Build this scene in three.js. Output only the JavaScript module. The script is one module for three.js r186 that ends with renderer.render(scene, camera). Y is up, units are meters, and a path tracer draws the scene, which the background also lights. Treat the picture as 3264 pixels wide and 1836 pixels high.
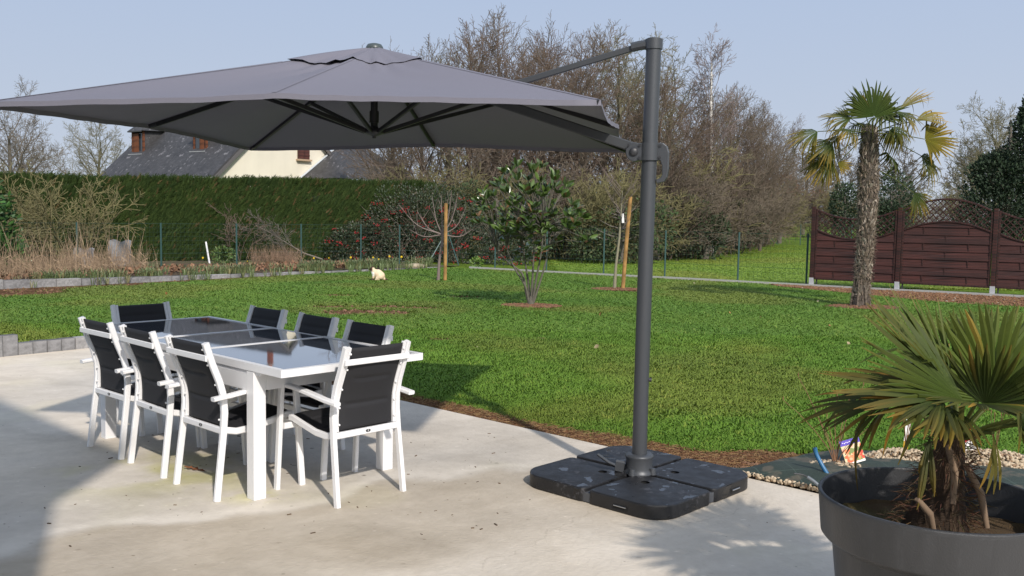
import * as THREE from 'three';
import { MarchingCubes } from 'three/addons/objects/MarchingCubes.js';
import { mergeGeometries, mergeVertices } from 'three/addons/utils/BufferGeometryUtils.js';

// ---------- camera, sky, sun, exposure ----------
const scene = new THREE.Scene();
const camera = new THREE.PerspectiveCamera(34.154, 16 / 9, 0.05, 900);
camera.position.set(0, 1.549, 0);
camera.rotation.set(-0.0777, 0, 0.0167, 'YXZ');
const SUN = new THREE.Vector3(0.307, 0.604, 0.735).normalize();
const sun = new THREE.DirectionalLight(new THREE.Color(1.0, 0.925, 0.84), 3.7);
sun.position.copy(SUN).multiplyScalar(60).add(new THREE.Vector3(0, 0, -14));
sun.target.position.set(0, 0, -14);
sun.castShadow = true;
sun.shadow.radius = 2.4;
sun.shadow.mapSize.set(4096, 4096);
Object.assign(sun.shadow.camera, { left: -30, right: 30, top: 30, bottom: -30, near: 1, far: 160 });
scene.add(sun, sun.target);
{ // hazy early-spring sky, brighter round the sun
  const w = 1024, h = 512, a = new Float32Array(w * h * 4), d = new THREE.Vector3();
  const mix = (p, q, t) => p.map((v, i) => v + (q[i] - v) * t);
  const HZ = [0.56, 0.61, 0.68], LO = [0.405, 0.505, 0.69], ZE = [0.21, 0.31, 0.5], GR = [0.16, 0.17, 0.12];
  for (let j = 0; j < h; j++) for (let i = 0; i < w; i++) {
    const el = ((j + 0.5) / h - 0.5) * Math.PI, az = ((i + 0.5) / w - 0.5) * 2 * Math.PI;
    d.set(Math.cos(el) * Math.cos(az), Math.sin(el), Math.cos(el) * Math.sin(az));
    const e = el * 180 / Math.PI;
    let c = e < 0 ? mix(HZ, GR, Math.min(1, -e / 6)) : e < 15 ? mix(HZ, LO, Math.pow(e / 15, 0.7)) : mix(LO, ZE, Math.min(1, (e - 15) / 65));
    const g = Math.acos(Math.min(1, Math.max(-1, d.dot(SUN)))) * 180 / Math.PI;
    const s = e < -2 ? 0 : 2.0 * Math.exp(-g / 12) + 0.34 * Math.exp(-g * g / 3200);
    c = [c[0] + s * 1.0, c[1] + s * 0.97, c[2] + s * 0.9];
    const k = (j * w + i) * 4; a[k] = c[0]; a[k + 1] = c[1]; a[k + 2] = c[2]; a[k + 3] = 1;
  }
  const t = new THREE.DataTexture(a, w, h, THREE.RGBAFormat, THREE.FloatType);
  t.mapping = THREE.EquirectangularReflectionMapping; t.magFilter = t.minFilter = THREE.LinearFilter; t.needsUpdate = true;
  scene.background = t; scene.environment = t;
}
const renderer = new THREE.WebGLRenderer({ antialias: true });
renderer.toneMapping = THREE.LinearToneMapping;
renderer.toneMappingExposure = 1.06;
renderer.shadowMap.enabled = true;

// ---------- helpers ----------
const V = (x, y, z) => new THREE.Vector3(x, y, z);
const C = (r, g, b) => new THREE.Color().setRGB(r, g, b);
const PI = Math.PI, TAU = 2 * PI;
function rng(s) { return () => { s |= 0; s = s + 0x6D2B79F5 | 0; let t = Math.imul(s ^ s >>> 15, 1 | s); t = t + Math.imul(t ^ t >>> 7, 61 | t) ^ t; return ((t ^ t >>> 14) >>> 0) / 4294967296; }; }
const lerp = (a, b, t) => a + (b - a) * t, clamp = (v, a = 0, b = 1) => Math.min(b, Math.max(a, v));
const sstep = (a, b, x) => { const t = clamp((x - a) / (b - a)); return t * t * (3 - 2 * t); };
// tiling value noise
const NT = (() => { const r = rng(7), a = new Float32Array(65536); for (let i = 0; i < 65536; i++) a[i] = r(); return a; })();
function vn(x, y, p = 256) {
  const xi = Math.floor(x), yi = Math.floor(y); let fx = x - xi, fy = y - yi; fx = fx * fx * (3 - 2 * fx); fy = fy * fy * (3 - 2 * fy);
  const m = (v) => ((v % p) + p) % p, x0 = m(xi), x1 = m(xi + 1), y0 = m(yi) * 256, y1 = m(yi + 1) * 256;
  return lerp(lerp(NT[x0 + y0], NT[x1 + y0], fx), lerp(NT[x0 + y1], NT[x1 + y1], fx), fy);
}
function fbm(x, y, o = 4, p = 256) { let s = 0, a = 0.5, n = 0; for (let i = 0; i < o; i++) { s += a * vn(x + i * 17.3 * (p === 256 ? 1 : 0), y, p); n += a; a *= 0.5; x *= 2; y *= 2; p = Math.min(256, p * 2); } return s / n; }
const taken = {};
function numbered(n) { if (taken[n] === undefined) { taken[n] = 0; return n; } taken[n]++; return n + '_' + String(taken[n]).padStart(3, '0'); }
function tag(o, label, category, group, kind) { if (label) o.userData.label = label; if (category) o.userData.category = category; if (group) o.userData.group = group; if (kind) o.userData.kind = kind; return o; }
function thing(name, label, category, [x, y, z] = [0, 0, 0], turn = 0, group) {
  const o = new THREE.Group(); o.name = numbered(name); o.position.set(x, y, z); o.rotation.y = turn; scene.add(o); return tag(o, label, category, group);
}
function mesh(name, geo, mat, parent = scene) {
  const m = new THREE.Mesh(geo, mat); m.name = parent === scene ? numbered(name) : name; m.castShadow = m.receiveShadow = true; parent.add(m); return m;
}
function dup(o, [x, y, z], turn, label, group, sc = 1) {
  const c = o.clone(); c.name = numbered(o.name.replace(/_\d\d\d$/, '')); c.position.set(x, y, z); c.rotation.set(0, turn, 0); if (sc.length) c.scale.set(...sc); else c.scale.setScalar(sc);
  c.userData = { ...o.userData, label }; if (group) c.userData.group = group; scene.add(c); return c;
}
function inst(name, geo, mat, mats, cols, parent = scene) {
  const m = new THREE.InstancedMesh(geo, mat, mats.length); m.name = parent === scene ? numbered(name) : name;
  mats.forEach((q, i) => { m.setMatrixAt(i, q); if (cols) m.setColorAt(i, cols[i]); });
  m.castShadow = m.receiveShadow = true; m.userData.kind = 'stuff'; parent.add(m); return m;
}
const M4 = (p, q, s) => new THREE.Matrix4().compose(p, q, typeof s === 'number' ? V(s, s, s) : s);
const qe = (x, y, z, o = 'YXZ') => new THREE.Quaternion().setFromEuler(new THREE.Euler(x, y, z, o));
const qd = (d, roll = 0) => new THREE.Quaternion().setFromUnitVectors(V(0, 1, 0), d.clone().normalize()).multiply(qe(0, roll, 0));
const UPV = V(0, 1, 0);

// geometry builder: tubes, swept bars, boxes, quads
class GB {
  constructor() { this.p = []; this.n = []; this.u = []; this.i = []; this.c = []; this.col = null; }
  v(p, n, u = 0, w = 0) { this.p.push(p.x, p.y, p.z); this.n.push(n.x, n.y, n.z); this.u.push(u, w); if (this.col) this.c.push(this.col.r, this.col.g, this.col.b); return this.p.length / 3 - 1; }
  tri(a, b, c) { this.i.push(a, b, c); }
  face(a, b, c, d, uv) { // flat quad (or triangle when d is null)
    const n = b.clone().sub(a).cross((d || c).clone().sub(a)).normalize(); uv = uv || [[0, 0], [1, 0], [1, 1], [0, 1]];
    const i = this.v(a, n, ...uv[0]), j = this.v(b, n, ...uv[1]), k = this.v(c, n, ...uv[2]); this.tri(i, j, k);
    if (d) { const l = this.v(d, n, ...uv[3]); this.tri(i, k, l); } return this;
  }
  tube(pts, rad, sides = 6, cap = true) {
    const N = pts.length; let s = V(0, 0, 0), t = V(), b = V(), ring = [], L = 0;
    const ref = Math.abs(pts[1].y - pts[0].y) > 0.9 * pts[1].distanceTo(pts[0]) ? V(1, 0, 0) : V(0, 1, 0);
    for (let i = 0; i < N; i++) {
      t.copy(pts[Math.min(N - 1, i + 1)]).sub(pts[Math.max(0, i - 1)]).normalize();
      if (i === 0) s.crossVectors(ref, t).normalize(); else { s.addScaledVector(t, -s.dot(t)).normalize(); L += pts[i].distanceTo(pts[i - 1]); }
      b.crossVectors(t, s); const r = Array.isArray(rad) ? rad[i] : rad, row = [];
      for (let k = 0; k <= sides; k++) { const a = k / sides * TAU, n = V().addScaledVector(s, Math.cos(a)).addScaledVector(b, Math.sin(a)); row.push(this.v(pts[i].clone().addScaledVector(n, r), n, k / sides * Math.max(1, Math.round(r * 20)), L)); }
      ring.push(row);
      if (i) for (let k = 0; k < sides; k++) { const A = ring[i - 1], B = ring[i]; this.tri(A[k], B[k + 1], B[k]); this.tri(A[k], A[k + 1], B[k + 1]); }
    }
    if (cap) for (const e of [0, N - 1]) {
      const r = Array.isArray(rad) ? rad[e] : rad; if (r < 0.004) continue;
      const n = (e ? pts[e].clone().sub(pts[e - 1]) : pts[0].clone().sub(pts[1])).normalize(), c = this.v(pts[e], n), m = [];
      for (let k = 0; k <= sides; k++) { const q = ring[e][k] * 3; m.push(this.v(V(this.p[q], this.p[q + 1], this.p[q + 2]), n)); }
      for (let k = 0; k < sides; k++) e ? this.tri(c, m[k], m[k + 1]) : this.tri(c, m[k + 1], m[k]);
    }
    return this;
  }
  sweep(pts, side, w, h, ch = 0.003) { // chamfered bar; w along side, h across
    const N = pts.length, s = side.clone().normalize(), a = w / 2, b = h / 2, c = Math.min(ch, a * 0.9, b * 0.9);
    const pr = [[a, -b + c], [a, b - c], [a - c, b], [-a + c, b], [-a, b - c], [-a, -b + c], [-a + c, -b], [a - c, -b]], R = [];
    let L = 0; const Ls = [];
    for (let i = 0; i < N; i++) {
      const t = pts[Math.min(N - 1, i + 1)].clone().sub(pts[Math.max(0, i - 1)]).normalize(), ss = s.clone().addScaledVector(t, -s.dot(t)).normalize(), n = V().crossVectors(t, ss);
      if (i) L += pts[i].distanceTo(pts[i - 1]); Ls.push(L);
      R.push({ ss, n, q: pr.map(([x, y]) => pts[i].clone().addScaledVector(ss, x).addScaledVector(n, y)) });
    }
    for (let k = 0; k < 8; k++) {
      const k2 = (k + 1) % 8, ex = pr[k2][0] - pr[k][0], ey = pr[k2][1] - pr[k][1], l = Math.hypot(ex, ey), row = [];
      for (let i = 0; i < N; i++) { const n = V().addScaledVector(R[i].ss, ey / l).addScaledVector(R[i].n, -ex / l); row.push([this.v(R[i].q[k], n, 0, Ls[i]), this.v(R[i].q[k2], n, l, Ls[i])]); }
      for (let i = 1; i < N; i++) { this.tri(row[i - 1][0], row[i - 1][1], row[i][1]); this.tri(row[i - 1][0], row[i][1], row[i][0]); }
    }
    for (const e of [0, N - 1]) { const t = (e ? pts[e].clone().sub(pts[e - 1]) : pts[0].clone().sub(pts[1])).normalize(), m = R[e].q.map(q => this.v(q, t)); for (let k = 1; k < 7; k++) e ? this.tri(m[0], m[k], m[k + 1]) : this.tri(m[0], m[k + 1], m[k]); }
    return this;
  }
  box(x, y, z, w, h, d, ch = 0.003) { return this.sweep([V(x, y - h / 2, z), V(x, y + h / 2, z)], V(1, 0, 0), w, d, ch); }
  sheet(nu, nv, f, closeU = false) { // smooth grid, f(u,v) -> Vector3
    const base = this.p.length / 3;
    for (let j = 0; j <= nv; j++) for (let i = 0; i <= nu; i++) { const u = i / nu, w = j / nv, e = 1e-3, p = f(u, w); const du = f(u + e, w).sub(f(u - e, w)), dv = f(u, w + e).sub(f(u, w - e)); this.v(p, du.cross(dv).normalize(), u, w); }
    for (let j = 0; j < nv; j++) for (let i = 0; i < nu; i++) { const a = base + j * (nu + 1) + i, b = a + 1, c = a + nu + 1, d = c + 1; this.tri(a, b, d); this.tri(a, d, c); }
    return this;
  }
  add(geo, m) {
    const g = geo.index ? geo : geo, P = g.attributes.position, Nn = g.attributes.normal, U = g.attributes.uv, o = this.p.length / 3, q = V(), nm = m ? new THREE.Matrix3().getNormalMatrix(m) : null;
    for (let i = 0; i < P.count; i++) { q.fromBufferAttribute(P, i); if (m) q.applyMatrix4(m); const n = V().fromBufferAttribute(Nn, i); if (nm) n.applyMatrix3(nm).normalize(); this.v(q, n, U ? U.getX(i) : 0, U ? U.getY(i) : 0); }
    if (g.index) for (let i = 0; i < g.index.count; i++) this.i.push(o + g.index.getX(i)); else for (let i = 0; i < P.count; i++) this.i.push(o + i);
    return this;
  }
  get tris() { return this.i.length / 3; }
  geo() {
    const g = new THREE.BufferGeometry(); g.setAttribute('position', new THREE.Float32BufferAttribute(this.p, 3)); g.setAttribute('normal', new THREE.Float32BufferAttribute(this.n, 3)); g.setAttribute('uv', new THREE.Float32BufferAttribute(this.u, 2));
    if (this.c.length) g.setAttribute('color', new THREE.Float32BufferAttribute(this.c, 3)); g.setIndex(this.i); return g;
  }
  build(name, mat, parent) { return mesh(name, this.geo(), mat, parent); }
}
const at4 = (x, y, z, rx = 0, ry = 0, rz = 0, s = 1) => M4(V(x, y, z), qe(rx, ry, rz), s);

// ---------- textures ----------
function tex(size, fn, srgb = true, rep = 1) {
  const a = new Uint8Array(size * size * 4);
  for (let y = 0; y < size; y++) for (let x = 0; x < size; x++) { const c = fn(x / size, y / size, x, y), k = (y * size + x) * 4; if (typeof c === 'number') a[k] = a[k + 1] = a[k + 2] = clamp(c) * 255; else { a[k] = clamp(c[0]) * 255; a[k + 1] = clamp(c[1]) * 255; a[k + 2] = clamp(c[2]) * 255; } a[k + 3] = 255; }
  const t = new THREE.DataTexture(a, size, size); t.wrapS = t.wrapT = THREE.RepeatWrapping; t.magFilter = THREE.LinearFilter; t.minFilter = THREE.LinearMipmapLinearFilter; t.generateMipmaps = true; if (srgb) t.colorSpace = THREE.SRGBColorSpace; t.repeat.set(rep, rep); t.needsUpdate = true; return t;
}
const rep = (t, x, y = x) => { const c = t.clone(); c.repeat.set(x, y); c.needsUpdate = true; return c; };
const std = (o) => new THREE.MeshStandardMaterial(o);
const phy = (o) => new THREE.MeshPhysicalMaterial(o);
const tFine = tex(512, (u, v) => fbm(u * 64, v * 64, 4, 64), false);          // fine speckle
const tMid = tex(512, (u, v) => fbm(u * 12, v * 12, 6, 12), false);           // blotches
const tBark = tex(512, (u, v) => { const a = fbm(u * 16, v * 4, 5, 4), b = fbm(u * 48, v * 12, 3, 4); return 0.55 * a + 0.45 * b; }, false);
const tWood = tex(512, (u, v) => { const g = fbm(u * 6, v * 90, 4, 6), s = fbm(u * 3, v * 24, 3, 3); return 0.5 + 0.5 * (0.6 * g + 0.4 * s - 0.5) * 1.6; }, false);
const tWeave = tex(256, (u, v, x, y) => { const p = (x >> 1) % 2 === (y >> 1) % 2; return (p ? 0.62 : 0.4) + 0.25 * (vn(u * 128, v * 128, 128) - 0.5); }, false);
// ---------- the setting: ground, patio, borders ----------
const PE0 = V(-4.28, 0, -10.81), PE1 = V(1.76, 0, -5.22);               // far edge of the patio
const peDir = PE1.clone().sub(PE0).normalize(), peN = V(peDir.z, 0, -peDir.x);   // peN points to the lawn
const lbDir = V(-0.626, 0, 0.78);                                         // left border, from the corner PE0 towards the camera
const offPatio = (x, z) => (x - PE0.x) * peN.x + (z - PE0.z) * peN.z;     // > 0 beyond the far edge
const lbN = V(-0.78, 0, -0.626);
const offLeft = (x, z) => (x - PE0.x) * lbN.x + (z - PE0.z) * lbN.z;      // > 0 beyond the left border
const curbL = (x) => -16.6 + (x + 10.6) * (-27.4 + 16.6) / (-1.9 + 10.6); // z of the left kerb line
const curbR = (x) => lerp(-27.5, -19.66, (x + 1.9) / (10.77 + 1.9));      // z of the right kerb line
const inLawn = (x, z) => z > Math.max(curbL(x), curbR(x));
const patches = [[-2.4, -14.65, 0.62, 0.42], [-1.95, -14.6, 0.36, 0.26], [-2.95, -15.4, 0.42, 0.2], [-1.57, -15.5, 0.42, 0.2], [-2.2, -15.6, 0.4, 0.16], [-0.92, -17.7, 0.46, 0.24], [-3.2, -17.6, 0.42, 0.2], [-9.3, -17.2, 0.9, 1.0], [-4.6, -11.5, 0.6, 0.25], [-6.7, -10.8, 0.9, 0.35], [0.33, -16.12, 0.6, 0.42], [2.28, -20.1, 0.7, 0.45], [6.4, -16.9, 0.72, 0.5], [-1.7, -22.0, 0.35, 0.25], [0.1, -13.9, 0.13, 0.08], [-0.9, -11.6, 0.15, 0.08], [0.35, -11.9, 0.1, 0.07]];
function bare(x, z) { // 1 = bare earth
  let b = 0; const n = fbm(x * 2.3 + 50, z * 2.3 + 50, 3);
  for (const [px, pz, a, c] of patches) { const d = Math.hypot((x - px) / a, (z - pz) / c) + (n - 0.5) * 1.2; b = Math.max(b, 1 - sstep(0.85, 1.15, d)); }
  const e = offPatio(x, z), w = 0.25 + 0.24 * (fbm(x * 1.4 + 9, z * 1.4, 3) - 0.5) + (x > 0.6 ? 0.07 : 0); if (x < 2.2 && offLeft(x, z) < 0.02) b = Math.max(b, 1 - sstep(w - 0.05, w + 0.07, e));
  const ol = offLeft(x, z); if (e < 0.1 && ol > -0.02) b = Math.max(b, 1 - sstep(0.08, 0.2, ol - (fbm(x * 2 + 4, z * 2, 2) - 0.35) * 0.5));
  if (x > 0.55 && x < 2.4 && z > -6.6) b = Math.max(b, sstep(-6.26, -6.12, z + (n - 0.5) * 0.35));
  const r = z - curbR(x); if (x > 1.5 && r > -0.1) { const w2 = x > 5.9 ? lerp(0.3, 3.0, clamp((x - 5.9) / 2.6)) : 0.22; b = Math.max(b, 1 - sstep(w2 - 0.3, w2 + 0.1, r + (n - 0.5) * 0.8)); }
  const l = (z - curbL(x)); if (x < -5.5 && l > -0.1) b = Math.max(b, 1 - sstep(0.4, 1.15, l * 0.63 + (n - 0.5) * 0.9 + (x + 9.5) * 0.12));
  return b;
}
{ // one sheet to the horizon; denser near the camera
  const nx = 330, nz = 330, g = new GB(), f = (t, s) => { const q = t * 2 - 1; return Math.sign(q) * (Math.abs(q) * s[0] + Math.pow(Math.abs(q), 6) * s[1]); };
  g.col = C(1, 1, 1);
  const X = (i) => f(i / nx, [22, 400]), Z = (j) => -17 + f(j / nz, [17, 400]);
  for (let j = 0; j <= nz; j++) for (let i = 0; i <= nx; i++) {
    const x = X(i), z = Z(j), m = fbm(x * 0.35 + 70, z * 0.35 + 70, 4), k = fbm(x * 3 + 30, z * 3, 2), b = bare(x, z);
    const field = inLawn(x, z) ? 0 : 1;
    const gr = [lerp(0.075, 0.12, m) + field * 0.06 + k * 0.014, lerp(0.155, 0.2, m) + field * 0.07 + k * 0.012, lerp(0.025, 0.033, m) + field * 0.004];
    const so = [0.15 + k * 0.06, 0.082 + k * 0.04, 0.045 + k * 0.022];
    g.col = C(lerp(gr[0], so[0], b), lerp(gr[1], so[1], b), lerp(gr[2], so[2], b));
    g.v(V(x, -0.02 + (fbm(x * 0.5, z * 0.5 + 20, 3) - 0.5) * 0.03 * sstep(0, 1.5, offPatio(x, z)) - (offPatio(x, z) < 0.02 && offLeft(x, z) < 0.02 ? 0.05 : 0), z), UPV, x, z);
  }
  for (let j = 0; j < nz; j++) for (let i = 0; i < nx; i++) { const a = j * (nx + 1) + i; g.tri(a, a + nx + 1, a + 1); g.tri(a + 1, a + nx + 1, a + nx + 2); }
  const tG = tex(512, (u, v) => { const q = 0.86 + 0.6 * (fbm(u * 96, v * 96, 3, 96) - 0.5) + 0.35 * (fbm(u * 14, v * 14, 3, 14) - 0.5); return [q, q, q]; }, true, 0.37);
  tag(g.build('ground', phy({ map: tG, vertexColors: true, roughness: 1, specularIntensity: 0.1, bumpMap: rep(tFine, 0.9), bumpScale: 0.03 })), 'short green garden lawn running on into the open field', 'lawn', null, 'structure');
}
{ // concrete patio
  const c2 = PE0.clone().addScaledVector(lbDir, 13), far = PE0.clone().addScaledVector(peDir, 14);
  const pts = [PE0, far, V(far.x, 0, 9), V(-13, 0, 9), c2];
  const s = new THREE.Shape(pts.map(q => new THREE.Vector2(q.x, -q.z)));
  const g = new THREE.ExtrudeGeometry(s, { depth: 0.12, bevelEnabled: true, bevelSize: 0.008, bevelThickness: 0.008, bevelSegments: 2 });
  g.rotateX(-PI / 2); g.translate(0, -0.128, 0);
  const P = g.attributes.position, U = g.attributes.uv; for (let i = 0; i < P.count; i++) U.setXY(i, (P.getX(i) + 8) / 14, (-P.getZ(i) + 3) / 14);
  const A = V(0.5, 0, -5.85), Bq = V(-2.4, 0, -4.0), ld = Bq.clone().sub(A).normalize(), ln = V(-ld.z, 0, ld.x);
  const cell = rng(99), specks = []; for (let i = 0; i < 2000; i++) specks.push([cell() * 10 - 6.5, -cell() * 8 - 2.6, 0.0035 + 0.006 * Math.pow(cell(), 4), cell()]);
  const cracks = [[-0.15, -4.0, 0.5, -4.9, 0.08], [0.62, -4.4, 1.35, -5.0, 0.06], [-3.6, -6.2, -4.6, -7.9, 0.1]], crack = (x, z) => { for (const [x0, z0, x1, z1, a] of cracks) { const dx = x1 - x0, dz = z1 - z0, l = Math.hypot(dx, dz), t = ((x - x0) * dx + (z - z0) * dz) / l / l; if (t < 0 || t > 1) continue; const d = ((x - x0) * dz - (z - z0) * dx) / l + (fbm(t * 9 + x0 * 7, 3.3, 3) - 0.5) * a * 2; if (Math.abs(d) < 0.0035) return true; } return false; };
  const S = 2048, grid = new Map(); for (const q of specks) { const k = Math.floor(q[0] * 4) + ',' + Math.floor(q[1] * 4); (grid.get(k) || grid.set(k, []).get(k)).push(q); }
  const map = tex(S, (u, v) => {
    const x = u * 14 - 8, z = -(v * 14 - 3);
    const big = fbm(x * 0.55 + 11, z * 0.55 + 3, 4), mid = fbm(x * 2.6 + 5, z * 2.6 + 40, 4), fi = fbm(x * 26, z * 26, 3), sl = fbm((x * ld.x + z * ld.z) * 1.1 + 90, (x * ln.x + z * ln.z) * 7, 4);
    let L = 0.775 + (big - 0.5) * 0.13 + (mid - 0.5) * 0.09 + (fi - 0.5) * 0.05 + (sl - 0.5) * 0.07, warm = (big - 0.5) * 0.05 + 0.012, gn = 0;
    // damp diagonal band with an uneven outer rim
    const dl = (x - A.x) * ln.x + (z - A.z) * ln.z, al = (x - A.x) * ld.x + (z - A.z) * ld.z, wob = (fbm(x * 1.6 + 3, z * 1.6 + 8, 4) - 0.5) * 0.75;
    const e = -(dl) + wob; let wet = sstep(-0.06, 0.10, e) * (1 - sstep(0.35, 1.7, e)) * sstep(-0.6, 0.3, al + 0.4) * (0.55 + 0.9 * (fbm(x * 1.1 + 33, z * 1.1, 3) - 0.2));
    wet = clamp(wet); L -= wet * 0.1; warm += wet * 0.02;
    // pale rim left by the drying edge
    L += 0.05 * sstep(-0.3, -0.1, e) * (1 - sstep(-0.1, 0.0, e)) * sstep(0, 0.4, al);
    // second damp streaks in the middle
    const st = sstep(0.56, 0.70, fbm((x + z * 0.4) * 0.8 + 60, (z - x * 0.4) * 2.2 + 12, 4)); L -= st * 0.035;
    // green algae under the table
    const al1 = sstep(0.45, 0.75, fbm(x * 3 + 77, z * 3, 4)) * Math.exp(-(((x + 1.95) / 0.65) ** 2 + ((z + 5.45) / 0.4) ** 2)); gn += al1 * 0.9; L -= al1 * 0.05;
    const al2 = Math.exp(-(((x + 1.38) / 0.16) ** 2 + ((z + 5.0) / 0.12) ** 2)) * 0.8; gn += al2 * sstep(0.35, 0.6, fbm(x * 9, z * 9 + 4, 3));
    const tr = sstep(0.6, 0.8, fbm(x * 1.4 + 200, z * 1.4 + 7, 4)) * 0.5; gn += tr * 0.25;
    const k = grid.get(Math.floor(x * 4) + ',' + Math.floor(z * 4)); if (k) for (const [sx, sz, r, t] of k) { const d = Math.hypot((x - sx) / 1.6, z - sz); if (d < r) L += t > 0.86 ? -0.25 : t > 0.4 ? -0.07 : 0.08; }
    if (crack(x, z)) L -= 0.05;
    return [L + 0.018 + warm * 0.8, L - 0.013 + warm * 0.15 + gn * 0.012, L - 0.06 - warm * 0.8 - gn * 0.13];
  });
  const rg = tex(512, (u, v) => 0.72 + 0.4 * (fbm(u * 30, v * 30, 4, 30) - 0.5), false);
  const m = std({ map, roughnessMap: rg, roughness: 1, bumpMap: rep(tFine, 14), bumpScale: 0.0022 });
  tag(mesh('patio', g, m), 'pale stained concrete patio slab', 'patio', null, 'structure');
}
// border of upright concrete blocks along the left edge of the patio
const mBlock = [0, 1, 2].map(i => std({ color: C(0.30 + i * 0.035, 0.295 + i * 0.033, 0.30 + i * 0.03), roughness: 0.92, map: rep(tex(256, (u, v) => { const q = 0.84 + 0.3 * (fbm(u * 30 + i, v * 30, 4, 30) - 0.5) + 0.22 * (fbm(u * 5, v * 5 + i * 3, 3, 5) - 0.5); return [q, q, q]; }), 1), bumpMap: tFine, bumpScale: 0.004 }));
{
  const o = thing('block_border', 'row of small grey concrete blocks edging the patio beside the lawn', 'edging', [PE0.x, 0, PE0.z], Math.atan2(lbDir.x, lbDir.z));
  const r = rng(5), mk = (w, h) => new GB().box(0, h / 2 - 0.03, 0, 0.1, h + 0.06, w, 0.008).geo(), lo = mk(0.146, 0.125), hi = mk(0.15, 0.215);
  const hs = 1.5, n = 24; // distance of the tall block from the corner
  for (let i = 0; i < n; i++) {
    const z = 0.1 + i * 0.152, tall = Math.abs(z - hs) < 0.08 || z > hs + 0.05;
    if (z > 2.4) break;
    const b = mesh('block', tall ? hi : lo, mBlock[Math.floor(r() * 3)], o); b.position.set(-0.055 + (r() - 0.5) * 0.008, (r() - 0.5) * 0.008, z); b.rotation.y = (r() - 0.5) * 0.03;
  }
}
{ // kerb of hollow-block lintels on the left, level with the planted strip behind it
  const a = V(-10.6, 0, -16.6), b = V(-1.9, 0, -27.4), d = b.clone().sub(a), L = d.length(); d.normalize();
  const o = thing('block_kerb', 'low grey block kerb holding the planted strip behind the lawn', 'kerb', [a.x, 0, a.z], Math.atan2(d.x, d.z)), r = rng(8);
  const n = Math.floor(L / 0.5);
  for (let i = 0; i < n; i++) { const t = i / n, h = lerp(0.22, 0.0, Math.pow(t, 0.5)), g = mesh('block', new GB().box(0, 0, 0, 0.18, h + 0.1, 0.49, 0.008).geo(), mBlock[Math.floor(r() * 3)], o); g.position.set(0.09 + (r() - 0.5) * 0.012, h / 2 - 0.05, i * 0.5 + 0.25); g.rotation.y = (r() - 0.5) * 0.02; }
  // planted strip behind it
  const g = new GB(), N = V(-d.z, 0, d.x).multiplyScalar(-1), W2 = 9.5; g.col = C(1, 1, 1);
  const nn = N.x > 0 ? N.clone().negate() : N; // away from the lawn
  const nu = 90, nv = 40;
  for (let j = 0; j <= nv; j++) for (let i = 0; i <= nu; i++) {
    const t = i / nu * 1.1 - 0.05, s = j / nv * W2, p = a.clone().addScaledVector(d, t * L).addScaledVector(nn, s + 0.15), m = fbm(p.x * 1.3, p.z * 1.3 + 40, 4), k = fbm(p.x * 7, p.z * 7, 2), grs = sstep(0.42, 0.56, m);
    g.col = C(lerp(0.11, 0.08, grs) + k * 0.05, lerp(0.075, 0.1, grs) + k * 0.045, lerp(0.045, 0.03, grs) + k * 0.025);
    g.v(V(p.x, lerp(0.17, 0.0, Math.pow(clamp(t), 0.5)) + (k - 0.5) * 0.07, p.z), UPV, p.x, p.z);
  }
  for (let j = 0; j < nv; j++) for (let i = 0; i < nu; i++) { const q = j * (nu + 1) + i; g.tri(q, q + 1, q + nu + 1); g.tri(q + 1, q + nu + 2, q + nu + 1); }
  const gg = g.geo(); gg.computeVertexNormals();
  tag(mesh('planted_strip', gg, std({ vertexColors: true, roughness: 1, bumpMap: rep(tFine, 1.2), bumpScale: 0.05, side: THREE.DoubleSide })), 'brown earth strip with leaf litter behind the block kerb', 'soil', null, 'structure');
}
{ // thin concrete kerb on the right, in two-metre lengths
  const a = V(-1.25, 0, curbR(-1.25)), b = V(14, 0, curbR(14)), d = b.clone().sub(a), L = d.length(); d.normalize();
  const o = thing('concrete_kerb', 'thin pale concrete kerb between the lawn and the field', 'kerb', [a.x, 0, a.z], Math.atan2(d.x, d.z)), r = rng(4), m = std({ color: C(0.36, 0.355, 0.34), roughness: 0.9, bumpMap: tFine, bumpScale: 0.003 });
  for (let i = 0; i < L / 1.99; i++) { const g = mesh('kerb_length', new GB().box(0, 0, 0, 0.06, 0.24, 1.985, 0.006).geo(), m, o); g.position.set((r() - 0.5) * 0.012, -0.078 + (r() - 0.5) * 0.01, i * 1.99 + 1); }
  const st = tag(mesh('stone', new THREE.IcosahedronGeometry(0.16, 2), std({ color: C(0.42, 0.35, 0.25), roughness: 0.95, bumpMap: tFine, bumpScale: 0.01 })), 'pale flat stone at the corner of the two kerbs', 'stone');
  st.scale.set(1.9, 0.55, 0.8); st.position.set(-2.75, 0.05, -26.6); st.rotation.y = 0.5;
}
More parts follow.
